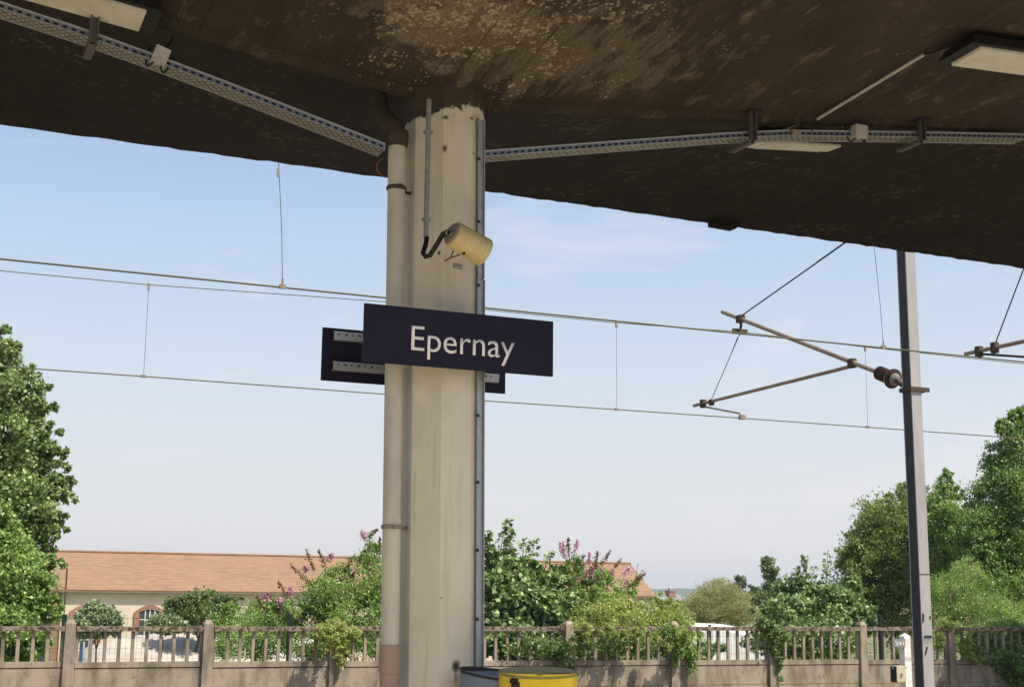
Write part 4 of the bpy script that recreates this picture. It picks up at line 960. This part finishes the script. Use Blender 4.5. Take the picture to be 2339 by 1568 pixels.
cx_ = atY(150, 1350, WY-.4).x
MB().tube([(cx_, WY-.35, gb), (cx_, WY-.35, 3.2)], .05, 8).build('wall_pole', M['rust'], wh)
ax_l, ax_r = atY(157, 1420, WY).x, atY(232, 1420, WY).x; ww = ax_r-ax_l; a2 = atY(305, 1420, WY).x; step = a2-ax_l
zs = atY(200, 1396, WY).z; zA = atY(200, 1379, WY).z
for i in range(7):
    xa = ax_l+i*step; xb = xa+ww; cxx = (xa+xb)/2; sill = gb+1.0
    win = MB()
    def arch(w_, up, zb):
        pts = [(cxx-w_, zb), (cxx+w_, zb)]
        for j in range(13): t = j/12; pts.append((cxx+w_-2*w_*t, zs+up*math.sin(math.pi*t)*1.0))
        return pts
    outer = arch(ww/2, zA-zs, sill); inner = arch(ww/2-.32, zA-zs-.30, sill+.01)
    # brick surround as ring
    o = 0; mb = MB(); n_ = len(outer)
    for (xx, zz) in outer: mb.v.append((xx, WY-.10, zz))
    for (xx, zz) in inner: mb.v.append((xx, WY-.10, zz))
    for (xx, zz) in outer: mb.v.append((xx, WY-.004, zz))
    for (xx, zz) in inner: mb.v.append((xx, WY-.004, zz))
    for j in range(1, n_):
        j2 = (j+1) % n_
        mb.f.append((j, j2, n_+j2, n_+j)); mb.mi.append(0); mb.f.append((j, 2*n_+j, 2*n_+j2, j2)); mb.mi.append(0); mb.f.append((n_+j, n_+j2, 3*n_+j2, 3*n_+j)); mb.mi.append(0)
    wn = MB().prism([(xx, WY-.03, zz) for xx, zz in inner], (0, .02, 0)).build('window', M['glass'], wh)
    mb.build('brick_arch', M['brick'], wn)
    mb = MB(); h_ = zs+.3-sill
    for q_ in (.28, .5, .72): mb.box((cxx-ww/2+.32+(ww-.64)*q_-.035, WY-.06, sill+.02), (cxx-ww/2+.32+(ww-.64)*q_+.035, WY-.031, zs+.1+(.25 if q_ == .5 else .05)))
    zq = sill+.4
    while zq < zs+.12: mb.box((cxx-ww/2+.33, WY-.058, zq), (cxx+ww/2-.33, WY-.033, zq+.06)); zq += .62
    mb.build('glazing_bars', M['frame'], wn)
# gravel heap seen between the balusters
hp = [atY(x_, y_, 44) for x_, y_ in ((170, 1500), (200, 1478), (260, 1458), (330, 1450), (400, 1447), (470, 1452), (560, 1470), (640, 1500))]
mb = MB(); nx_, ny_ = 60, 24; xa, xb = hp[0].x-.5, hp[-1].x+.6
def hz(x):
    for a, b_ in zip(hp[:-1], hp[1:]):
        if a.x <= x <= b_.x: return a.z+(b_.z-a.z)*(x-a.x)/(b_.x-a.x)
    return -.6
for j in range(ny_):
    for i in range(nx_):
        x = xa+(xb-xa)*i/(nx_-1); t = j/(ny_-1)*2-1; y = 44+t*3.2; z = -1.0+(hz(x)+1.0)*(1-t*t)**.8+random.uniform(-.05, .05)*(1-t*t); mb.v.append((x, y, z))
for j in range(ny_-1):
    for i in range(nx_-1): mb.f.append((j*nx_+i, j*nx_+i+1, (j+1)*nx_+i+1, (j+1)*nx_+i)); mb.mi.append(0)
tag(mb.build('gravel_heap', M['gravel'], smooth=True), 'pale gravel heap behind the balusters at the left', 'gravel heap')
# white covered stack left and white ribbed shed right
def ribbed(name, label, cat, px0, px1, Y, ytop, dep, curve):
    a = atY(px0, ytop, Y); b_ = atY(px1, ytop, Y); root = thing(name, (a.x, Y, gz(a.x, Y)), label, cat); mb = MB(); k = 40; o = 0
    for i in range(k+1):
        t = i/k; x = a.x+(b_.x-a.x)*t; zt = a.z - (curve*max(0, (t-.35)/.65)**1.6); rb = .02 if i % 2 else 0
        mb.v += [(x, Y-rb, gz(a.x, Y)-.2), (x, Y-rb, zt-.25), (x, Y+.25, zt+rb*.4), (x, Y+dep, zt+rb*.4), (x, Y+dep, gz(a.x, Y)-.2)]
    for i in range(k):
        for j in range(4): mb.f.append((i*5+j, (i+1)*5+j, (i+1)*5+j+1, i*5+j+1)); mb.mi.append(0)
    mb.f += [(0, 1, 2, 3, 4), tuple(k*5+i for i in reversed(range(5)))]; mb.mi += [0, 0]
    mb.build('ribbed_shell', M['wsheet'], root); g = a.lerp(b_, .22)
    MB().box((g.x-.06, Y-.06, gz(a.x, Y)-.2), (g.x+.06, Y-.025, a.z-.02)).build('dark_strap', M['dark'], root)
ribbed('white_shed', 'low white ribbed shed with sloping end above the handrail right of the pillar', 'shed', 1583, 1745, 46, 1424, 3, .38)
ribbed('covered_stack', 'low white covered stack behind the balusters left of the pillar', 'covered stack', 470, 720, 48, 1458, 2, .05)
MBp = tag(MB().box((atY(186, 1478, 30).x-.03, 29.97, -.6), (atY(186, 1478, 30).x+.03, 30.03, atY(186, 1478, 30).z)).tube([(atY(186, 1478, 30).x, 30, atY(186, 1478, 30).z), (atY(186, 1478, 30).x, 30, atY(186, 1478, 30).z+.05)], .02, 8).build('blue_pole', M['bluepost']), 'short blue metal pole seen between the first balusters', 'pole')
# far grey-roofed house with brick chimney
hY = 150; a = atY(1497, 1368, hY); b_ = atY(1580, 1368, hY)
hs = thing('house', (a.x, hY, gz(a.x, hY)), 'distant house with grey slate roof and a brick chimney right of the warehouse', 'house')
zt = atY(1530, 1355, hY+4).z; 
MB().box((a.x, hY, -4), (b_.x, hY+8, a.z-.15)).build('wall', M['render'], hs)
mb = MB(); mb.prism([(a.x-.3, hY-.4, a.z-.14), (a.x-.3, hY+8.4, a.z-.14), (a.x-.3, hY+4, zt)], (b_.x-a.x+.6, 0, 0)); rf = mb.build('roof', M['slate'], hs)
q = atY(1541, 1350, hY+1); MB().box((q.x-.45, hY+1.5, a.z-.1), (q.x+.45, hY+2.5, q.z)).box((q.x-.52, hY+1.45, q.z), (q.x+.52, hY+2.55, q.z+.12)).tube([(q.x-.2, hY+2, q.z+.12), (q.x-.2, hY+2, q.z+.4)], .12, 8).build('chimney', M['brick'], rf)

# ================================================================== VEGETATION
# 1 conical linden at the left edge
plant('linden_tree', 'tall conical dark green tree at the left edge with jagged side', 'tree',
      [(-60, 1150, 32, 175, 160), (-70, 960, 32, 150, 140), (-75, 850, 32, 100, 90), (-20, 1300, 32, 120, 120), (40, 1110, 31.6, 85, 60), (60, 1010, 31.6, 55, 50), (10, 870, 32, 55, 70), (45, 1200, 31.8, 75, 60), (-10, 820, 32, 28, 45), (100, 1115, 31.6, 45, 22), (90, 1060, 31.6, 38, 20), (92, 1190, 31.6, 38, 20), (85, 1250, 31.6, 35, 18), (70, 940, 31.8, 38, 22)]
      + 0*[0] + [(x_-14, y_, 31.5, 28, 9) for x_, y_ in ((48, 795), (75, 850), (100, 885), (122, 930), (130, 985), (150, 1035), (140, 1065), (166, 1094), (162, 1140), (140, 1178), (146, 1212), (142, 1242), (130, 1288), (118, 1330), (30, 800), (60, 835), (12, 758), (4, 742))] + [(x_-10, y_+10, 31.2, 24, 7) for x_, y_ in ((22, 775), (90, 905), (110, 960), (125, 1010), (148, 1115), (120, 1200), (112, 1262))],
      'linden', .105, 60000, trunk_r=.18, asp=.75, clump=.115, fill=.55)
plant('birch_sapling', 'bright green leafy sapling in front of the conical tree at the lower left', 'tree',
      [(25, 1330, 29.6, 85, 90), (-10, 1230, 29.8, 55, 80), (80, 1390, 29.5, 50, 45), (0, 1440, 29, 80, 55), (60, 1470, 29, 50, 40)], 'bright', .085, 15000, trunk_r=.06, asp=.8, clump=.22)
plant('shrub', 'small rounded grey green shrub before the first arched window', 'shrub', [(224, 1412, 38, 40, 32), (217, 1384, 38, 20, 14), (248, 1425, 38, 28, 28), (205, 1430, 38, 40, 30)], 'dull', .10, 6500, trunk_r=.03, asp=.6, group='shrubs behind the concrete fence')
plant('shrub', 'grey green shrub before the second arched window', 'shrub', [(368, 1422, 38.5, 34, 18), (395, 1428, 38.5, 28, 16)], 'dull', .10, 4200, trunk_r=.03, group='shrubs behind the concrete fence')
plant('shrub', 'dark rounded shrub right of the second arched window', 'shrub', [(450, 1395, 42, 62, 42), (420, 1385, 42, 35, 32), (515, 1388, 42, 34, 32), (480, 1370, 42, 40, 20)], 'dark', .09, 9000, trunk_r=.05, group='shrubs behind the concrete fence')
plant('shrub', 'loose yellow green shrub between the dark shrub and the butterfly bush', 'shrub', [(560, 1425, 32, 70, 28), (610, 1400, 33, 50, 38), (500, 1420, 32, 30, 20), (650, 1430, 31, 55, 40), (560, 1475, 30, 90, 30), (480, 1350, 33, 8, 6), (520, 1385, 32, 22, 10)], 'bright', .055, 15000, trunk_r=.04, clump=.28, group='shrubs behind the concrete fence',
      shoots=[(520, 1420, 470, 1352, 32, 60, .05), (600, 1400, 585, 1350, 32, 60, .05), (620, 1400, 640, 1352, 32, 40, .05)])
# 2 butterfly bush left of the pillar
sp = [(718, 1302, 700, 1255, 29, 0), (742, 1290, 727, 1255, 29, 0), (755, 1277, 758, 1262, 29, 1), (784, 1308, 806, 1274, 29, 0), (815, 1285, 834, 1256, 29, 0), (855, 1290, 840, 1258, 29, 0), (840, 1225, 862, 1208, 29, 0), (832, 1228, 828, 1212, 29, 1),
      (866, 1262, 868, 1225, 29, 0), (712, 1335, 664, 1290, 29, 0), (728, 1365, 706, 1325, 29, 0), (655, 1362, 636, 1326, 29, 0), (662, 1356, 664, 1340, 29, 1), (640, 1400, 610, 1352, 29, 0), (605, 1392, 585, 1360, 29, 0), (790, 1330, 792, 1312, 28.9, 1),
      (840, 1345, 842, 1325, 28.9, 1), (722, 1360, 718, 1346, 28.9, 1), (700, 1302, 693, 1292, 29, 1), (812, 1305, 816, 1290, 28.9, 1), (640, 1378, 636, 1364, 28.9, 1), (662, 1402, 660, 1388, 28.9, 1), (690, 1420, 684, 1406, 28.9, 1), (780, 1370, 778, 1352, 28.8, 1), (828, 1368, 826, 1352, 28.8, 1), (760, 1412, 757, 1396, 28.8, 1), (845, 1300, 848, 1284, 28.9, 1), (610, 1370, 606, 1358, 29, 1)]
plant('butterfly_bush', 'butterfly bush with brown and pink flower spikes left of the pillar', 'bush',
      [(800, 1400, 29, 95, 70), (840, 1330, 29, 60, 60), (740, 1375, 29, 70, 55), (850, 1265, 29.2, 28, 40), (770, 1320, 29.1, 50, 30), (720, 1465, 28.7, 90, 45), (840, 1460, 28.7, 60, 50), (660, 1405, 29, 50, 35), (730, 1325, 29, 25, 22)], 'bright', .085, 12500, trunk_r=.05, asp=.42, clump=.26, fill=.25,
      spikes=sp, shoots=[(850, 1300, 842, 1215, 29, 60, .07), (745, 1350, 742, 1280, 29, 40, .07), (800, 1340, 815, 1275, 29, 40, .07), (715, 1380, 690, 1300, 29, 40, .07)])
# 3 maple behind the pillar's right
plant('maple_bush', 'dark green maple-leaved bush with a tall shoot right of the pillar', 'tree',
      [(1160, 1340, 29.4, 70, 58), (1215, 1400, 29.2, 95, 75), (1110, 1400, 29.4, 60, 100), (1205, 1300, 29.5, 36, 28), (1120, 1262, 29.6, 24, 26), (1165, 1280, 29.5, 26, 22), (1290, 1440, 29, 70, 60), (1180, 1465, 28.6, 90, 45), (1230, 1335, 29.4, 60, 50)], 'maple', .135, 13500, trunk_r=.08, asp=.95, clump=.20, fill=.4,
      shoots=[(1165, 1290, 1162, 1183, 29.5, 80, .13), (1140, 1270, 1150, 1205, 29.5, 30, .12), (1125, 1290, 1112, 1212, 29.6, 50, .13), (1205, 1300, 1222, 1228, 29.5, 50, .12), (1190, 1290, 1196, 1232, 29.5, 36, .12), (1240, 1310, 1255, 1255, 29.5, 36, .12), (1265, 1330, 1285, 1290, 29.4, 26, .11)])
sp = []
for (x_, y_, dx, dy, kk) in ((1290, 1275, -4, -38, 1), (1298, 1262, 0, -34, 0), (1312, 1262, 8, -28, 1), (1285, 1262, -6, -24, 1), (1320, 1300, 14, -34, 0), (1345, 1290, 2, -30, 1), (1360, 1295, 4, -36, 0), (1372, 1290, 24, -36, 0), (1392, 1310, 26, -34, 0), (1330, 1305, 6, -24, 1),
                        (1350, 1315, 6, -22, 1), (1365, 1325, 10, -24, 1), (1338, 1325, 2, -22, 1), (1380, 1330, 12, -20, 1), (1395, 1330, 8, -26, 1), (1420, 1345, 14, -22, 1), (1450, 1330, 24, -22, 0), (1412, 1365, 4, -18, 1), (1360, 1350, 6, -24, 0), (1378, 1360, 10, -18, 1), (1330, 1350, 8, -24, 0), (1425, 1310, 16, -16, 1), (1445, 1372, 6, -14, 1), (1310, 1340, 2, -22, 1)):
    sp.append((x_, y_, x_+dx, y_+dy, 29.2, kk))
plant('butterfly_bush', 'butterfly bush full of pink flower spikes right of the maple bush', 'bush',
      [(1340, 1370, 29.2, 60, 50), (1400, 1385, 29.2, 55, 35), (1305, 1300, 29.3, 28, 30), (1360, 1320, 29.3, 40, 25), (1430, 1345, 29.3, 30, 18), (1460, 1325, 29.4, 12, 14)], 'bright', .08, 7500, trunk_r=.05, asp=.4, clump=.25, fill=.3, spikes=sp,
      shoots=[(1300, 1320, 1298, 1235, 29.3, 30, .06), (1345, 1330, 1368, 1262, 29.3, 30, .06), (1420, 1360, 1470, 1300, 29.3, 30, .06), (1440, 1360, 1458, 1285, 29.4, 24, .05)])
plant('shrub', 'bright yellow green shrub overgrowing the fence right of the butterfly bush', 'shrub',
      [(1350, 1420, 28.6, 80, 40), (1440, 1410, 28.7, 70, 42), (1520, 1415, 28.6, 60, 34), (1480, 1450, 28.4, 90, 22), (1390, 1460, 28.4, 90, 24), (1560, 1440, 27.6, 26, 26), (1535, 1385, 29, 30, 25), (1500, 1370, 28.9, 18, 16), (1440, 1372, 28.9, 20, 14)], 'yellow', .07, 11000, trunk_r=.05, clump=.34, fill=.25, group='shrubs behind the concrete fence')
plant('shrub', 'green shrub filling the balusters left of the first overgrown post right of the pillar', 'shrub',
      [(1440, 1480, 28.3, 120, 26), (1620, 1480, 29.5, 40, 16), (1250, 1490, 28.3, 120, 30), (1580, 1490, 28.6, 50, 22)], 'maple', .085, 7000, trunk_r=.03, group='shrubs behind the concrete fence')
# 4 far willowy bush and conifers
plant('willow_bush', 'pale yellow green bush with bare twigs above the white shed', 'bush', [(1640, 1382, 52, 75, 42), (1600, 1395, 52, 50, 30), (1690, 1400, 52, 45, 26), (1640, 1350, 52, 45, 28), (1545, 1410, 50, 40, 22)], 'willow', .085, 22000, base_z=-1.3, trunk_r=.09, clump=.28, asp=.35, twigs=40, bark='dry')
for (pts_, lb, yy) in (([(1690, 1350, 78, 14, 34), (1690, 1375, 78, 22, 30)], 'small dark conifer behind the willowy bush', 78), ([(1722, 1362, 80, 12, 26), (1720, 1385, 80, 20, 24)], 'second small dark conifer left of the slender dark tree', 80)):
    plant('conifer', lb, 'tree', pts_, 'conifer', .16, 3500, base_z=-2.8, trunk_r=.12, group='dark conifers in the distance')
plant('dark_tree', 'slender dark tree rising behind the large-leaved bush', 'tree', [(1757, 1300, 70, 20, 26), (1752, 1285, 70, 12, 16), (1765, 1345, 70, 26, 30), (1790, 1350, 70, 30, 22), (1745, 1375, 70, 40, 30)], 'dark', .15, 7000, base_z=-2.5, trunk_r=.14)
# 5 large-leaved bush
plant('broad_leaved_bush', 'large-leaved grey green bush with tall shoots left of the mast', 'bush',
      [(1850, 1385, 33, 95, 55), (1790, 1410, 32.6, 60, 45), (1930, 1395, 32.6, 60, 50), (1838, 1345, 33.2, 30, 24), (1900, 1362, 33.1, 40, 22), (1960, 1420, 32.2, 40, 30), (1850, 1460, 31.5, 130, 40), (1945, 1345, 33, 28, 30)], 'maple', .125, 15000, trunk_r=.07, asp=.85, clump=.22, fill=.4,
      shoots=[(1832, 1335, 1838, 1268, 33.2, 90, .12), (1850, 1335, 1862, 1290, 33.2, 40, .11), (1884, 1370, 1890, 1258, 33, 70, .12), (1935, 1360, 1938, 1296, 33, 60, .12), (1812, 1340, 1820, 1292, 33, 44, .11), (1990, 1430, 2000, 1380, 32, 24, .1)])
# 6 big trees at the right
plant('olive_tree', 'big rounded dull olive tree left of the mast', 'tree',
      [(2040, 1240, 42, 110, 105), (1990, 1310, 42, 75, 95), (2090, 1180, 42, 70, 70), (2060, 1370, 41.5, 120, 80), (2110, 1290, 42, 80, 110), (1965, 1380, 41.5, 40, 55), (2075, 1125, 42, 22, 26), (1950, 1260, 42, 26, 22), (2000, 1190, 42, 30, 25)], 'olive', .15, 44000, base_z=-.9, trunk_r=.22, clump=.16, asp=.4, fill=.55)
plant('ash_tree', 'brighter green tree just right of the mast with a wispy top', 'tree',
      [(2150, 1190, 39, 55, 70), (2165, 1270, 39, 60, 80), (2160, 1110, 39, 26, 28), (2185, 1125, 39, 20, 18), (2200, 1210, 39, 36, 50), (2165, 1085, 39, 12, 16)], 'bright', .11, 12000, base_z=-.8, trunk_r=.12, clump=.22, asp=.55, shoots=[(2165, 1120, 2160, 1070, 39, 40, .09), (2180, 1140, 2196, 1095, 39, 30, .09)], twigs=8)
plant('robinia_tree', 'tall green tree at the right edge reaching above the others', 'tree',
      [(2300, 1150, 36, 95, 90), (2330, 1060, 36, 75, 80), (2260, 1230, 36, 75, 80), (2350, 1250, 35.6, 110, 120), (2320, 985, 36, 38, 45), (2335, 950, 36, 26, 26), (2255, 1300, 35.5, 60, 60), (2292, 975, 36, 18, 18), (2380, 1000, 36, 60, 90), (2300, 1350, 35, 80, 60)], 'robinia', .115, 46000, base_z=-.7, trunk_r=.2, clump=.18, asp=.6, fill=.5, shoots=[(2325, 990, 2335, 925, 36, 40, .08), (2295, 1010, 2280, 965, 36, 30, .08)])
plant('bramble_thicket', 'tangled bramble thicket with dry branches right of the mast above the fence', 'bush',
      [(2180, 1370, 30.5, 55, 65), (2250, 1400, 30.2, 80, 50), (2330, 1420, 30, 60, 50), (2210, 1325, 31, 50, 45), (2150, 1430, 30, 50, 30), (2250, 1470, 29, 110, 40), (2110, 1470, 29, 60, 30)], 'bright', .06, 24000, trunk_r=.05, clump=.26, asp=.5, twigs=55, bark='dry')
plant('bramble_thicket', 'fresh green bramble mass hanging over the shaded right end of the fence', 'bush',
      [(2290, 1445, 28, 70, 28), (2330, 1480, 27.2, 50, 60), (2240, 1470, 28, 60, 32), (2345, 1540, 26.8, 40, 50), (2270, 1500, 26.95, 40, 18), (2310, 1520, 26.85, 34, 34), (2230, 1490, 26.95, 22, 14)], 'robinia', .07, 11000, trunk_r=.03, clump=.25)
# ivy on posts
def ivy(label, blobs, n_, leaf='yellow', sz=.055): plant('ivy_clump', label, 'ivy', blobs, leaf, sz, n_, trunk=False, clump=.3, fill=.2, group='ivy on the concrete fence', crown='leaves')
ivy('ivy clump over the third fence post left of the pillar', [(762, 1432, 26.9, 30, 18), (745, 1455, 26.85, 20, 18), (782, 1465, 26.85, 18, 30), (800, 1445, 26.85, 30, 10), (778, 1500, 26.8, 10, 24), (748, 1478, 26.8, 8, 20)], 3200)
ivy('ivy strand hanging down the overgrown post right of the yellow bin', [(1545, 1450, 26.9, 22, 26), (1560, 1480, 26.85, 20, 26), (1580, 1505, 26.8, 14, 34), (1520, 1440, 26.9, 24, 16), (1590, 1450, 26.9, 20, 12), (1540, 1510, 26.8, 8, 20)], 2600, 'bright')
ivy('dark green ivy ball on the post right of the white shed', [(1762, 1440, 26.9, 28, 24), (1745, 1425, 26.9, 20, 16), (1780, 1455, 26.9, 20, 14), (1770, 1480, 26.85, 8, 26), (1782, 1520, 26.85, 6, 26)], 2400, 'maple', .07)
ivy('bright ivy tuft on the post right of the mast', [(2160, 1424, 26.9, 20, 14), (2175, 1415, 26.9, 12, 9), (2150, 1470, 26.85, 10, 22), (2180, 1440, 26.9, 16, 8)], 1100)
ivy('ivy trailing along the base rail at the shaded right end', [(2205, 1480, 26.85, 12, 20), (2220, 1497, 26.8, 14, 8), (2242, 1500, 26.8, 14, 5), (2265, 1502, 26.75, 12, 5), (2228, 1508, 26.8, 10, 8), (2210, 1460, 26.85, 8, 14)], 900)
ivy('ivy sprigs on the fence below the maple bush', [(1300, 1480, 26.9, 60, 26), (1220, 1470, 26.95, 70, 20), (1400, 1465, 26.9, 50, 20), (1310, 1520, 26.85, 20, 14)], 2600, 'maple', .08)
ivy('ivy curtain hanging before the slabs below the butterfly bush right of the bins', [(1345, 1450, 26.55, 14, 22), (1385, 1440, 26.6, 18, 14), (1420, 1448, 26.5, 12, 22), (1460, 1440, 26.55, 16, 10), (1495, 1455, 26.5, 9, 22), (1525, 1475, 26.55, 8, 24), (1560, 1450, 26.5, 14, 26), (1330, 1430, 26.6, 30, 8)], 1500, 'yellow', .065)
ivy('ivy curtain hanging before the slab left of the overgrown post left of the pillar', [(735, 1438, 26.5, 20, 14), (760, 1460, 26.5, 14, 20), (775, 1490, 26.5, 8, 18)], 900, 'yellow', .055)
# unseen tree added outside the frame to shade the right end of the fence
plant('shade_tree', 'unseen leafy tree added just outside the right edge to shade the fence', 'tree',
      [(2480, 1160, 24.4, 90, 120), (2520, 1000, 24.4, 100, 120), (2490, 1290, 24.4, 80, 80), (2600, 1150, 24.4, 110, 170), (2590, 960, 24.4, 110, 110), (2700, 1050, 24.4, 110, 150)], 'dark', .14, 20000, trunk_r=.14, clump=.25)
# grasses at the wall foot
gp = []
for _ in range(2600):
    x = random.uniform(0, 30); y = FNY-.12-abs(random.gauss(0, .35)); gp.append((x, y, -.80+random.uniform(0, .12)))
gp = np.array(gp); dd = np.stack([RNG.normal(size=len(gp))*.25, RNG.normal(size=len(gp))*.25, np.ones(len(gp))], 1)
v, f = leaf_geo(gp, .26, .07, dirs=dd, jit=.8); o = add_mesh_np('grass', v, f, L['bright']); o['kind'] = 'stuff'
tag(o, 'tufts of grass along the foot of the concrete fence', 'grass', kind='stuff')
